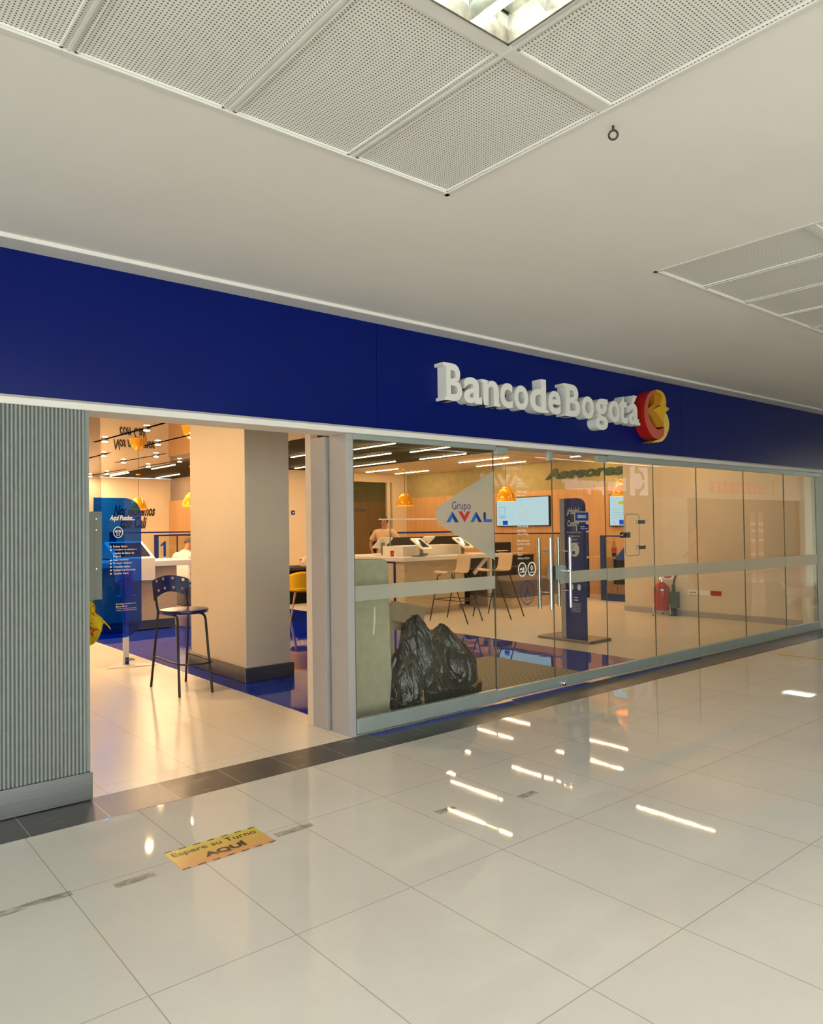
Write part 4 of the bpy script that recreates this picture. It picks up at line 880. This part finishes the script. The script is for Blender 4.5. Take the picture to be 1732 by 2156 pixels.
def hand(V, E, R, wrist, dirv, side, curl, nrm, idx):
    """five separate fingers growing from the palm"""
    w = Vector(wrist); d = Vector(dirv).normalized(); s_ = Vector(side).normalized(); n_ = Vector(nrm).normalized()
    b = len(V); V.append(w + d * .05); R.append((.036, .017)); E.append((idx, b)); V.append(w + d * .088); R.append((.038, .014)); E.append((b, b + 1))
    for off, ln in ((-.030, .060), (-.010, .075), (.011, .070), (.031, .055)):
        k = len(V); p = w + d * .092 + s_ * off
        V.append(p); R.append(.0095); E.append((b + 1, k)); V.append(p + d * ln * .5 + n_ * curl * .3); R.append(.0088); E.append((k, k + 1)); V.append(p + d * ln * .85 + n_ * curl); R.append(.0075); E.append((k + 1, k + 2))
    k = len(V); V.append(w + d * .045 - s_ * .045 + n_ * .005); R.append(.011); E.append((b, k)); V.append(w + d * .080 - s_ * .065 + n_ * .012); R.append(.009); E.append((k, k + 1))
def person(label, loc, rz, pose, top, legs_m, hair_m=None, grp=None):
    """pose: joint dict in local coordinates, x right, y forward"""
    T = thing('person', label, 'person', loc); Rm = Matrix.Rotation(rz, 3, 'Z'); L0 = Vector(loc)
    W_ = lambda p: L0 + Rm @ Vector(p)
    J = pose; V = []; R = []; E = []; ix = {}
    def av(k, r, p=None):
        ix[k] = len(V); V.append(W_(J[k])); R.append(r)
        if p: E.append((ix[p], ix[k]))
    av('pelvis', (.15, .11)); av('waist', (.13, .095), 'pelvis'); av('chest', (.155, .11), 'waist'); av('neckb', (.075, .07), 'chest'); av('neck', (.055, .055), 'neckb'); av('skull', (.072, .085), 'neck'); av('crown', (.060, .07), 'skull')
    for s_ in 'lr':
        av('sh' + s_, (.062, .060), 'chest'); av('el' + s_, (.043, .043), 'sh' + s_); av('wr' + s_, (.027, .027), 'el' + s_)
        av('hip' + s_, (.095, .095), 'pelvis'); av('kn' + s_, (.060, .060), 'hip' + s_); av('an' + s_, (.037, .040), 'kn' + s_); av('to' + s_, (.035, .025), 'an' + s_)
    for s_, sg in (('l', -1), ('r', 1)):
        d = (V[ix['wr' + s_]] - V[ix['el' + s_]]); sd = d.cross(Vector(Z)); sd = sd if sd.length > .01 else Vector(X)
        hand(V, E, R, V[ix['wr' + s_]], d, sd * sg, .02, sd.cross(d) * sg, ix['wr' + s_])
    body = skin_body('body', V, E, R, M['skin'], T, 3)
    # face and ears
    sk = V[ix['skull']]; up = (V[ix['crown']] - V[ix['neck']]).normalized(); fw = (Rm @ Vector(J['look'])).normalized(); fw = (fw - up * fw.dot(up)).normalized(); sd = fw.cross(up)
    m = MB(); m.sph(sk + fw * .085 - up * .015, .017, 10); m.build('nose', M['skin'], T, smooth=True)
    for s_ in (-1, 1): MB().sph(sk + sd * s_ * .078 - up * .01, .028, 10, (.6, .6, 1.1)).build('ear', M['skin'], T, smooth=True)
    m = MB(); [m.sph(sk + fw * .082 + sd * s_ * .030 + up * .018, .009, 8) for s_ in (-1, 1)]; m.build('eyes', M['black'], T)
    MB().obox(sk + fw * .080 - up * .052, sd * .022, up * .004, fw * .004).build('mouth', M['red2'], T)
    # hair cap
    m = MB(); c = sk + up * .035 - fw * .012; m.sph(c, .100, 20, (.92, .98, .98))
    bmesh.ops.delete(m.b, geom=[v for v in m.b.verts if (v.co - c).dot(up) < -.045 or ((v.co - c).dot(fw) > .055 and (v.co - c).dot(up) < .035)], context='VERTS')
    m.build('hair', hair_m or M['hair'], T, smooth=True)
    # clothes: the body's own surface pushed outwards over the covered bones
    segs = [('pelvis', 'waist', 'p'), ('waist', 'chest', 't'), ('chest', 'neckb', 'c'), ('neckb', 'neck', 'x'), ('neck', 'skull', 'x'), ('skull', 'crown', 'x')]
    for s_ in 'lr': segs += [('chest', 'sh' + s_, 't'), ('sh' + s_, 'el' + s_, 'a'), ('el' + s_, 'wr' + s_, 'x'), ('pelvis', 'hip' + s_, 'h'), ('hip' + s_, 'kn' + s_, 'l'), ('kn' + s_, 'an' + s_, 'k'), ('an' + s_, 'to' + s_, 'x')]
    B = body.data; lab = []; spine = (V[1] - V[0]).normalized()
    for v in B.vertices:
        best = None
        for a_, b_, c_ in segs:
            A_, B_ = V[ix[a_]], V[ix[b_]]; d_ = B_ - A_; t_ = max(0., min(1., (v.co - A_).dot(d_) / d_.length_squared)); q_ = (v.co - A_ - d_ * t_).length
            if best is None or q_ < best[0]: best = (q_, c_, t_, (v.co - V[0]).dot(spine))
        lab.append(best)
    for i_, ed in enumerate(V): pass
    def cover(nm, test, m_, push):
        mb = MB(); vm = {}
        for p in B.polygons:
            if all(test(lab[i]) for i in p.vertices):
                q = []
                for i in p.vertices:
                    if i not in vm:
                        v = B.vertices[i]; w_ = noise.noise(v.co * 11) * .008 + noise.noise(v.co * 23) * .004; vm[i] = mb.b.verts.new(v.co + v.normal * (push + w_))
                    q.append(vm[i])
                mb.b.faces.new(q)
        o_ = mb.build(nm, m_, T, smooth=True); k_ = o_.modifiers.new('t', 'SOLIDIFY'); k_.thickness = .006; k_.offset = -1
    wri = {ix['wrl'], ix['wrr']}
    cover('shirt', lambda l: l[1] in 't' or (l[1] == 'c' and l[2] < .95) or (l[1] == 'a' and l[2] < .72) or (l[1] in 'hp' and l[3] > -.085), top, .024)
    cover('trousers', lambda l: (l[1] == 'l') or (l[1] in 'hp' and l[3] < .05) or (l[1] == 'k' and l[2] < .86), legs_m, .016)
    for s_ in 'lr':
        a, t_ = V[ix['an' + s_]], V[ix['to' + s_]]; m = MB(); m.tube([a - (t_ - a) * .35 - Vector((0, 0, .03)), a - Vector((0, 0, .03)), t_], .045, 12, rad=[.040, .048, .036]); m.build('shoe', M['black'], T, smooth=True)
    return T
sit = dict(pelvis=(0, 0, .66), waist=(0, .03, .82), chest=(0, .10, 1.02), neckb=(0, .16, 1.19), neck=(0, .21, 1.25), skull=(0, .27, 1.33), crown=(0, .28, 1.40), look=(0, 1, -.9),
           shl=(-.19, .11, 1.11), shr=(.19, .11, 1.11), ell=(-.25, .12, .86), elr=(.25, .13, .85), wrl=(-.10, .33, .80), wrr=(.12, .34, .79), hipl=(-.09, .03, .66), hipr=(.09, .03, .66), knl=(-.13, .46, .64), knr=(.13, .46, .64), anl=(-.13, .46, .16), anr=(.13, .46, .16), tol=(-.14, .62, .06), tor=(.14, .62, .06))
# man with back to the glass, facing right
person('seated man in a white T-shirt with short grey hair looking down', (5.90, 14.08, .04), math.radians(-52), {k: (v if k == 'look' else (v[0], v[1], v[2] + .015)) for k, v in sit.items()}, M['shirt_w'], M['jeans'])
stand = dict(pelvis=(0, 0, .95), waist=(0, 0, 1.10), chest=(0, 0, 1.30), neckb=(0, -.01, 1.47), neck=(0, 0, 1.53), skull=(0, .01, 1.61), crown=(0, .01, 1.68), look=(0, 1, 0),
             shl=(-.19, 0, 1.41), shr=(.19, 0, 1.41), ell=(-.36, .03, 1.18), elr=(.30, .03, 1.16), wrl=(-.22, .14, 1.02), wrr=(.22, .16, 1.0), hipl=(-.09, 0, .92), hipr=(.09, 0, .92), knl=(-.11, .02, .50), knr=(.11, .02, .50), anl=(-.12, 0, .09), anr=(.12, 0, .09), tol=(-.14, .14, .04), tor=(.14, .14, .04))

person('person in a tan shirt standing behind the island counter and its white tablets', (10.52, 13.62, 0), math.radians(125), {k: (v if k == 'look' else (v[0] * 1.08, v[1] * 1.08, v[2] * 1.10)) for k, v in stand.items()}, M['beige_shirt'], M['jeans'], M['hair_dk'])
# tv screens
def tv(y0, y1, z0, z1, label, right):
    T = thing('wall_screen', label, 'television', (14.7, (y0 + y1) / 2, z0)); 
    MB().box(14.69, 14.75, y0, y1, z0, z1).build('case', M['black'], T, bevel=.004)
    MB().box(14.684, 14.69, y0 + .025, y1 - .025, z0 + .022, z1 - .022).build('picture', M['tv'], T)
    m = MB(); h = z1 - z0
    xs = 14.6835
    bl = MB().box(14.682, 14.684, y1 - .42 if not right else y1 - .55, y1 - .24 if not right else y1 - .28, z0 + .04, z0 + .15).build('blue_box', M['tv_blue'], T)
    if not right:
        m.box(14.682, 14.684, y1 - .33, y1 - .12, z0 + .22, z0 + .52); MB().box(14.680, 14.682, y1 - .31, y1 - .14, z0 + .25, z0 + .50).build('phone_drawing', M['tv'], T); MB().box(14.679, 14.681, y1 - .28, y1 - .18, z0 + .27, z0 + .30).build('button_drawing', M['tv_cyan'], T)
        m.build('drawing', M['tv_cyan'], T); MB().text('01', (14.683, y1 - .10, z0 + .06), NY, Z, h=.06, th=.001).build('digits', M['tv_grey'], T)
    else:
        MB().box(14.682, 14.684, y1 - .60, y1 - .26, z1 - .24, z1 - .17).build('yellow_bar', M['tv_yel'], T)
        for q in range(4): m.box(14.682, 14.684, y1 - .50, y1 - .10, z1 - .36 - q * .065, z1 - .352 - q * .065)
        m.build('rule_lines', M['tv_grey'], T); MB().text('01', (14.683, y1 - .12, z0 + .06), NY, Z, h=.06, th=.001).build('digits', M['tv_grey'], T)
tv(12.24, 14.07, 1.635, 2.40, 'wall screen with pale picture above the booths, the left one', False)
tv(9.2, 10.46, 1.605, 2.35, 'wall screen partly behind the cream wall, the right one', True)

# totem
T = thing('totem_sign', 'navy welcome totem with grey strip on a wide steel base behind the doors', 'sign', (8.75, 6.87, 0))
MB().box(8.49, 9.0, 6.41, 7.33, 0, .038).build('base', M['steel'], T, bevel=.003)
MB().box(8.575, 8.64, 6.87, 6.955, .038, 2.03).build('grey_strip', M['alu'], T)
pts = [(0, .038), (.325, .038), (.325, 1.91)] + [(.205 + .12 * math.cos(a * PI / 16), 1.91 + .12 * math.sin(a * PI / 16)) for a in range(1, 9)] + [(0, 2.03)]
MB().poly(pts, (8.575, 6.87, 0), NY, Z, .065).build('panel', M['blueframe'], T)
m = MB(); xo = 8.574
def tt(tx, u, zz, w, h, **k): m.text(tx, (xo, 6.87 - u, zz), NY, Z, w=w, h=h, th=.001, **k)
tt('¡Hola!', .045, 1.78, .22, .12, shear=.3, bold=.02); tt('Conoce', .055, 1.63, .20, .09, shear=.3, bold=.02)
for k_, (tx, ww) in enumerate((('Navega feliz mientras', .25), ('disfrutas un rato', .2), ('en nuestro', .12), ('zona coworking', .18))): tt(tx, .165 - ww / 2, 1.53 - k_ * .05, ww, .028, bold=.01, res=1)
disc(m, (xo, 6.70, 1.30), NY, Z, .085, .10, .001)
for k_ in range(2): disc(m, (xo, 6.76, .93 - k_ * .16), NY, Z, .030, .045, .001); disc(m, (xo, 6.63, .93 - k_ * .16), NY, Z, .030, .045, .001)
tt('=', .15, .58, .07, .05); 
for q in range(6): tt('mmmmmmmmmmmm'[:10 + q % 2], .09, .53 - q * .022, .17, .010, res=1)
m.build('lettering', M['decal'], T)
m = MB(); m.text('(((', (xo - .001, 6.74, 1.31), NY, Z, w=.05, h=.07, th=.001, shear=.2); m.box(xo - .002, xo, 6.69, 6.74, 1.23, 1.28); m.build('symbol', M['decal_blue'], T)

# booth 4
T = thing('booth_screen', 'blue framed booth screen with a big blue number 4 at the right', 'screen', (13.68, 9.2, 0))
MB().box(13.66, 13.72, 9.86, 9.98, 0, 1.415).box(13.66, 13.72, 8.5, 9.86, 1.385, 1.415).box(13.66, 13.72, 8.5, 9.86, 0, .152).build('frame', M['blueframe'], T, bevel=.003)
MB().box(13.688, 13.694, 8.5, 9.86, .152, 1.385).build('glass', M['glass'], T)
MB().text('4', (13.685, 9.60, .72), NY, Z, w=.42, h=.52, th=.004, bold=.02).build('number', M['bluenum'], T)
T = thing('desk', 'wooden legged desk with black front behind the number 4 screen', 'desk', (14.3, 9.4, 0))
MB().box(13.8, 14.7, 8.7, 10.55, .90, .935).build('desktop', M['wood_leg'], T); MB().box(13.82, 13.86, 8.75, 9.75, .35, .90).build('front', M['dark'], T)
for (a, b, c_, d) in ((13.9, 9.65, 13.86, 9.75), (14.2, 9.3, 14.2, 9.3), (14.6, 9.8, 14.6, 9.8), (14.6, 8.8, 14.6, 8.8)): MB().tube([(a, b, .90), (c_, d, 0)], .03, 10).build('leg', M['wood_leg'], T, smooth=True)
T = thing('soda_bottle', 'plastic cola bottle with red label standing on the desk of booth 4', 'bottle', (13.95, 9.86 - .25, .935))
m = MB(); m.lathe([(.001, .936), (.05, .936), (.055, .96), (.052, 1.05), (.055, 1.14), (.045, 1.19), (.018, 1.235), (.016, 1.25)], (13.92, 9.80, 0), 20); m.build('body', pane_mat('clear_bottle', (.8, .78, .75)), T, smooth=True)
m = MB(); m.lathe([(.0535, 1.055), (.0565, 1.06), (.0565, 1.14), (.0535, 1.145)], (13.92, 9.80, 0), 20); m.build('label', M['cup_red'], T, smooth=True); MB().cyl((13.92, 9.80, 1.25), (13.92, 9.80, 1.275), .019).build('cap', M['cup_red'], T)
m = MB(); m.lathe([(.001, .94), (.047, .94), (.050, .96), (.048, 1.03), (.001, 1.03)], (13.92, 9.80, 0), 20); m.build('drink', M['slat'], T, smooth=True)
T = thing('monitor', 'dark grey monitor on the desk behind the bottle', 'monitor', (14.3, 9.3, .935)); MB().box(14.3, 14.33, 8.95, 9.55, 1.02, 1.38).build('case', M['wall_grey'], T, bevel=.005); MB().box(14.27, 14.35, 9.15, 9.32, .935, 1.02).build('stand', M['black'], T)
shell_chair(13.55, 10.75, .8, 'black shell chair with wooden legs beside the number 4 screen', zs=.50)

# extinguishers
def ext(x, y, r, z0, z1, m_, label, nm, horn):
    T = thing(nm, label, 'fire extinguisher', (x, y, 0)); h = z1 - z0
    mb = MB(); mb.lathe([(.001, z0), (r * .92, z0), (r, z0 + .015), (r, z0 + h * .72), (r * .93, z0 + h * .82), (r * .6, z0 + h * .93), (r * .25, z0 + h), (.001, z0 + h)], (x, y, 0), 32); mb.build('cylinder', m_, T, smooth=True)
    MB().cyl((x, y, z1 - .01), (x, y, z1 + .05), .018).build('valve', M['chrome'], T, smooth=True)
    MB().obox((x - .03, y + .03, z1 + .07), (.045, .045, .012), (.008, -.008, 0), (0, 0, .006)).obox((x - .02, y + .03, z1 + .10), (.045, .045, .02), (.008, -.008, 0), (0, 0, .006)).build('handle', M['chrome'], T)
    if not horn:
        MB().cyl((x, y, z0 + h * .70), (x, y, z0 + h * .755), r * 1.012, n=32, cap=False).build('band', M['satin'], T)
    return T
T = ext(12.14, 7.55, .138, .10, .60, M['ext_red'], 'red fire extinguisher on a white wire stand by the cream wall', 'fire_extinguisher', False)
T.location = T.location
for a in range(3):
    an = a * 2 * PI / 3 + .5; MB().tube([(12.14 + .13 * math.cos(an), 7.55 + .13 * math.sin(an), .20), (12.14 + .155 * math.cos(an), 7.55 + .155 * math.sin(an), .20), (12.14 + .175 * math.cos(an), 7.55 + .175 * math.sin(an), .02)], .006, 8).build('stand_leg', M['whitep'], T, smooth=True); MB().cyl((12.14 + .175 * math.cos(an), 7.55 + .175 * math.sin(an), 0), (12.14 + .175 * math.cos(an), 7.55 + .175 * math.sin(an), .025), .012).build('foot', M['rubber'], T)
T = thing('green_canister', 'dark green long-necked canister right of the red extinguisher', 'canister', (12.19, 7.34, 0))
MB().box(12.13, 12.25, 7.255, 7.385, .14, .43).build('body', M['ext_green'], T, bevel=.012); MB().cyl((12.19, 7.34, .42), (12.19, 7.34, .56), .03).build('neck', M['ext_green'], T, smooth=True); MB().tube([(12.19, 7.34, .56), (12.20, 7.33, .64), (12.22, 7.30, .76)], .016, 10).build('hose', M['rubber'], T, smooth=True)
MB().box(12.15, 12.23, 7.30, 7.38, 0, .14).build('foot', M['dark'], T)
T = thing('safety_sign', 'white fire extinguisher sign with red arrow on the wall', 'sign', (12.325, 7.5, .62)); MB().box(12.318, 12.329, 7.36, 7.70, .63, .90).build('plate', M['whitep'], T); MB().poly([(0, .06), (.10, .06), (.16, .03), (.10, 0), (0, 0)], (12.317, 7.60, .66), NY, Z, .001).build('arrow', M['ext_red'], T); MB().text('EXTINTOR', (12.317, 7.62, .77), NY, Z, w=.18, h=.03, th=.001).build('lettering', M['ext_red'], T)
for k, (ya, yb_, mt, lb) in enumerate(((6.93, 7.13, 'whitep', 'white wall outlet plate with two black sockets'), (6.72, 6.915, 'whitep', 'plain white outlet plate in the middle of three'), (6.52, 6.71, 'ext_red', 'red outlet plate low on the cream wall'))):
    T = thing('wall_outlet', lb, 'outlet', (12.32, (ya + yb_) / 2, .38)); MB().box(12.319, 12.33, ya, yb_, .385 + .003 * k, .475).build('plate', M[mt], T, bevel=.002)
    for q in (.3, .6): MB().box(12.316, 12.319, ya + (yb_ - ya) * q, ya + (yb_ - ya) * (q + .16), .42, .438).build('socket', M['black'] if k == 0 else M[mt], T)

# ================================================================== RUBBISH BEHIND THE GLASS
m = MB(); pts = [(3.58, .0), (4.07, 0), (4.115, .30), (4.10, .62), (4.09, 1.22)] + [(4.02 + .065 * math.cos(a * PI / 12), 1.30 + .075 * math.sin(a * PI / 12)) for a in range(0, 7)] + [(3.58, 1.39)]
m.poly(pts, (0, 5.235, 0), X, Z, .05); T = m.build('padded_board', M['felt'], bevel=.012, seg=3); tag(T, 'tall khaki grey board standing on end behind the left glass pane', 'board')
MB().poly([(0, 0), (.015, 0), (.03, .12), (.032, .24), (.018, .24), (.012, .12)], (3.90, 5.232, .72), X, Z, .002).build('pale_streak', M['decal'], T)  # thin pale streak on the front of the board
def bag(name, label, c, r, seed, lean=(0, 0)):
    m = MB(); bmesh.ops.create_icosphere(m.b, subdivisions=6, radius=1.0); c = Vector(c); o_ = Vector((seed, seed * .37, 1))
    def rg(p): return 1 - 2 * abs(noise.noise(p))
    for v in m.b.verts:
        p = v.co.copy(); zz = p.z; rd = 1.0 - .45 * max(0, zz) ** 1.5; fl = 1.10 if zz < -.3 else 1
        w = p + .35 * Vector((noise.noise(p * 2.2 + o_), noise.noise(p * 2.2 - o_), 0))
        k = 1 + .15 * noise.noise(p * 1.6 + o_) + .085 * (rg(Vector((w.x * 2.6, w.y * 2.6, w.z * 1.0)) + o_) - .4) + .050 * rg(Vector((w.x * 6, w.y * 6, w.z * 2.0 + w.x * 2)) - o_) + .014 * rg(w * 12 + o_) + .003 * rg(w * 27)
        q = Vector((p.x * r[0] * rd * fl * k, p.y * r[1] * rd * fl * k, zz * r[2] * (1 + (k - 1) * .6)))
        q.x += lean[0] * (zz + 1); q.y += lean[1] * (zz + 1); q += c
        q.z = max(q.z, .018 + .004 * abs(noise.noise(p * 9))); v.co = q
    return tag(m.build(name, M['bag'], smooth=True), label, 'rubbish bag', 'black rubbish bags')
bag('rubbish_bag', 'crumpled black rubbish bag on the right of the pile behind glass', (5.05, 5.40, .27), (.27, .24, .42), 11, lean=(-.10, 0))
bag('rubbish_bag', 'tall black rubbish bag in the middle of the pile, box sticking out', (4.62, 5.26, .33), (.24, .19, .50), 4, lean=(-.11, .02))
bag('rubbish_bag', 'small black rubbish bag squeezed against the khaki board', (4.28, 5.20, .24), (.16, .15, .38), 23, lean=(-.02, .02))
T = MB().obox((4.37, 5.33, .86), (.20, 0, -.045), (.02, 0, .085), (0, .008, 0)).build('cardboard_piece', M['card']); tag(T, 'torn brown cardboard sheet sticking out of the middle bag', 'cardboard')
m = MB().obox((4.36, 5.43, .80), (.18, 0, -.03), (.02, 0, .10), (0, .006, 0)); T = m.build('cardboard_piece', M['card']); tag(T, 'second cardboard flap just behind the torn sheet in the bag', 'cardboard')
m = MB(); m.poly([(4.065, .36), (4.185, .42), (4.18, .90), (4.15, .985), (4.07, 1.01)], (0, 5.31, 0), X, Z, .012); T = m.build('cardboard_box', M['card']); tag(T, 'open cardboard tube box between the khaki board and the bags', 'box')
tag(MB().obox((4.31, 5.06, .11), (.018, 0, -.0), (-.008, 0, .10), (0, .004, 0)).build('cardboard_strip', M['card']), 'small pale strip of cardboard at the foot of the bags', 'cardboard')

# ================================================================== OPPOSITE SIDE OF THE MALL (seen in the glass)
YO = -2.5
struct(MB().box(6.0, 15.6, YO - .1, YO, 0, 2.42).build('wall_back', M['opp_dark']), 'dark shopfront of the bank across the mall')
struct(MB().box(15.6, 19.9, YO - .1, YO, 0, 2.42).build('wall_back', M['opp_wall']), 'stone wall of the bank across the mall')
struct(MB().box(6.0, 19.9, YO - .1, YO + .02, 2.42, 3.33).build('wall_fascia', M['opp_green']), 'green fascia across the mall')
struct(MB().box(19.9, 29.6, YO - .1, YO + .02, 2.44, 3.35).build('wall_fascia', M['opp_wall']), 'stone fascia across the mall')
struct(MB().box(19.9, 21.3, YO - .1, YO, 0, 2.44).box(29.4, 34, YO - .2, YO + .1, 0, 3.35).build('wall_back', M['opp_col']))
struct(MB().box(34, 44, YO - .1, YO, 0, 3.35).build('wall_back', M['opp_wall']))
struct(MB().box(21.3, 29.4, -9.0, YO, -.06, -.005).build('floor', M['mall_floor']))
struct(MB().box(21.3, 29.4, -9.0, YO - .1, 2.9, 3.0).build('ceiling', M['opp_dark']))
m = MB(); xs = [21.3, 22.0, 23.2, 23.5, 24.2, 24.9, 25.3, 26.1, 26.6, 27.5, 27.8, 29.4]
for i in range(0, 11, 2): m.box(xs[i], xs[i + 1], -9.1, -9.0, 0, 2.9)
m.box(21.3, 29.4, -9.1, -9.0, 0, .12); m.box(21.2, 21.3, -9, YO - .1, 0, 2.9); m.box(29.4, 29.5, -9, YO - .1, 0, 2.9)
struct(m.build('wall_back', M['opp_dark']), 'dark rear wall with openings to the garden')
struct(MB().box(21.3, 29.4, YO, YO + .15, .0, .02).build('trim_12', M['terra']), 'red floor kerb')
tag(MB().box(10, 45, -40, -9.3, -.2, -.1).build('lawn', M['lawn']), 'green lawn outside the far windows seen only as a reflection', 'lawn', kind='stuff')
m = MB()
for k in range(9): m.sph((12 + k * 3.4, -22 - (k % 3) * 2, 4.0), 2.6, 14, (1, .8, 1.0 + .2 * (k % 2))); m.cyl((12 + k * 3.4, -22 - (k % 3) * 2, -.09), (12 + k * 3.4, -22 - (k % 3) * 2, 2.2), .3)
for v in m.b.verts: v.co += Vector((noise.noise(v.co), noise.noise(v.co + Vector((3, 1, 0))), noise.noise(v.co + Vector((9, 1, 0))))) * .8
for v in m.b.verts: v.co.z = max(v.co.z, -.09)
tag(m.build('tree_belt', M['leaf']), 'green trees beyond the far windows, seen only in the glass', 'trees', kind='stuff')
for x_ in (26.95, 27.55):
    T = thing('promotion_banner', 'narrow red and white banner across the mall reflected in the right panes', 'banner', (x_, -3.2, 0), 'red and white promotion banners'); m = MB().box(x_ - .2, x_ + .2, -3.22, -3.2, .1, 2.05); m.build('sheet', M['terra'], T)
    m = MB()
    for q in (.45, .95, 1.3, 1.55): m.box(x_ - .18, x_ + .18, -3.2, -3.195, q, q + .1)
    m.build('stripes', M['whitep'], T); MB().box(x_ - .2, x_ + .2, -3.35, -3.05, 0, .1).build('foot', M['black'], T)
# mirrored-in-glass signs of the opposite bank
T = thing('bank_sign', 'pale letters ban popular across the mall, mirrored in the glass', 'sign', (17, YO, 2.6))
MB().text('bán popular', (17.98, YO + .02, 2.45), NX, Z, w=2.75, h=.50, th=.05, bold=.02).build('lettering', M['lit_letter'], T)
T = thing('bank_emblem', 'white round and bar emblem across the mall, mirrored in the glass', 'emblem', (18.6, YO, 2.5))
m = MB(); o_ = Vector((18.6, YO + .03, 2.87))
m.poly([(-.10, .40), (-.47, .40), (-.47, -.40), (-.10, -.40), (-.10, -.33), (-.33, -.20), (-.36, 0), (-.33, .20), (-.10, .33)], o_ + Vector((0, .04, 0)), NX, Z, .04)
m.poly([(.18, .42), (.36, .40), (.36, -.40), (.18, -.42)], o_ + Vector((0, .04, 0)), NX, Z, .04); disc(m, o_, NX, Z, .20, .23, .04); m.box(o_.x - .30, o_.x + .34, YO + .03, YO + .07, 2.84, 2.90)
m.build('emblem', M['lit_letter'], T)
T = thing('group_sign', 'pale Grupo AVAL lettering across the mall, mirrored in the glass', 'sign', (13, YO, 2.6))
m = MB().text('AVAL', (13.75, YO + .02, 2.60), NX, Z, w=1.65, h=.28, th=.03, bold=.02); m.text('Grupo', (13.72, YO + .02, 2.95), NX, Z, w=.72, h=.17, th=.03); m.build('lettering', M['lit_letter'], T)
T = thing('shop_sign', 'orange red shop sign band across the mall, mirrored in the glass', 'sign', (24.5, YO, 2.65)); m = MB()
for k in range(9): m.box(22.75 + k * .40, 23.07 + k * .40, YO + .02, YO + .08, 2.68, 2.95)
m.build('letter_blocks', M['opp_red'], T); MB().box(22.6, 26.5, YO + .02, YO + .03, 2.62, 3.0).build('backing', M['terra'], T)
T2 = thing('lamp_emblem', 'small orange and yellow flame shaped emblem beside the red shop sign', 'emblem', (27.1, YO, 2.65)); MB().poly([(-.15, .0), (-.15, .14), (0, .34), (.15, .14), (.15, 0)], (27.1, YO + .06, 2.82), NX, Z, .03).build('cap', M['opp_red'], T2); MB().box(27.03, 27.17, YO + .02, YO + .06, 2.60, 2.80).build('stem', M['yellow_lamp'], T2)
person('person in an orange shirt standing in the mall, seen reflected in the glass', (15.73, 9.8 - 8.9, 0), math.radians(150), stand, M['orange'], M['jeans'], M['hair_dk'])
# dog
def dog():
    hx, hy = 15.17, 3.42      # head end towards +Y
    T = thing('dog', 'small fluffy cream dog standing in the mall, seen reflected in the glass', 'dog', (15.15, 3.2, 0))
    V = [(15.15, 3.280, .285), (15.15, 3.480, .275), (15.16, 3.640, .29), (15.165, 3.740, .36), (15.17, 3.810, .43), (15.13, 3.880, .40), (15.15, 3.160, .31), (15.15, 3.080, .40), (15.15, 3.050, .45)]
    R = [(.085, .090), (.088, .085), (.100, .105), (.070, .075), (.092, .085), (.045, .040), (.060, .060), (.026, .026), (.030, .030)]
    E = [(0, 1), (1, 2), (2, 3), (3, 4), (4, 5), (0, 6), (6, 7), (7, 8)]
    for sx in (-.07, .07):
        k = len(V); V += [(15.15 + sx, 3.640, .20), (15.15 + sx, 3.625, .11), (15.15 + sx, 3.630, .04), (15.15 + sx, 3.660, .022)]; R += [.048, .035, .036, .030]; E += [(2, k), (k, k + 1), (k + 1, k + 2), (k + 2, k + 3)]
        k = len(V); V += [(15.15 + sx, 3.230, .20), (15.15 + sx, 3.270, .145), (15.15 + sx, 3.190, .085), (15.15 + sx, 3.200, .035), (15.15 + sx, 3.230, .022)]; R += [.062, .042, .032, .034, .030]; E += [(0, k), (k, k + 1), (k + 1, k + 2), (k + 2, k + 3), (k + 3, k + 4)]
    def fz(co): return co + Vector((noise.noise(co * 34), noise.noise(co * 34 + Vector((7, 0, 0))), noise.noise(co * 34 + Vector((0, 7, 0))))) * .022
    skin_body('body', V, E, R, M['fur'], T, 3, fn=fz)
    m = MB()
    for s_ in (-1, 1):
        m = MB(); m.sph((15.17 + s_ * .085, 3.780, .405), .05, 14, (.55, .8, 1.35)); m.build('ear', M['fur'], T, smooth=True)
        MB().sph((15.155 + s_ * .035, 3.895, .455), .011, 8).build('eye', M['black'], T)
    MB().sph((15.135, 3.905, .385), .058, 16, (1.1, .75, .85)).build('beard', M['fur_dk'], T, smooth=True); MB().sph((15.13, 3.948, .405), .016, 8).build('nose', M['black'], T)
    MB().tube([(15.16 + .088 * math.cos(a * PI / 10), 3.70 + .03 * math.cos(a * PI / 10 + 2), .335 + .088 * math.sin(a * PI / 10)) for a in range(20)], .012, 8, True).build('collar', M['opp_red'], T, smooth=True)
dog()
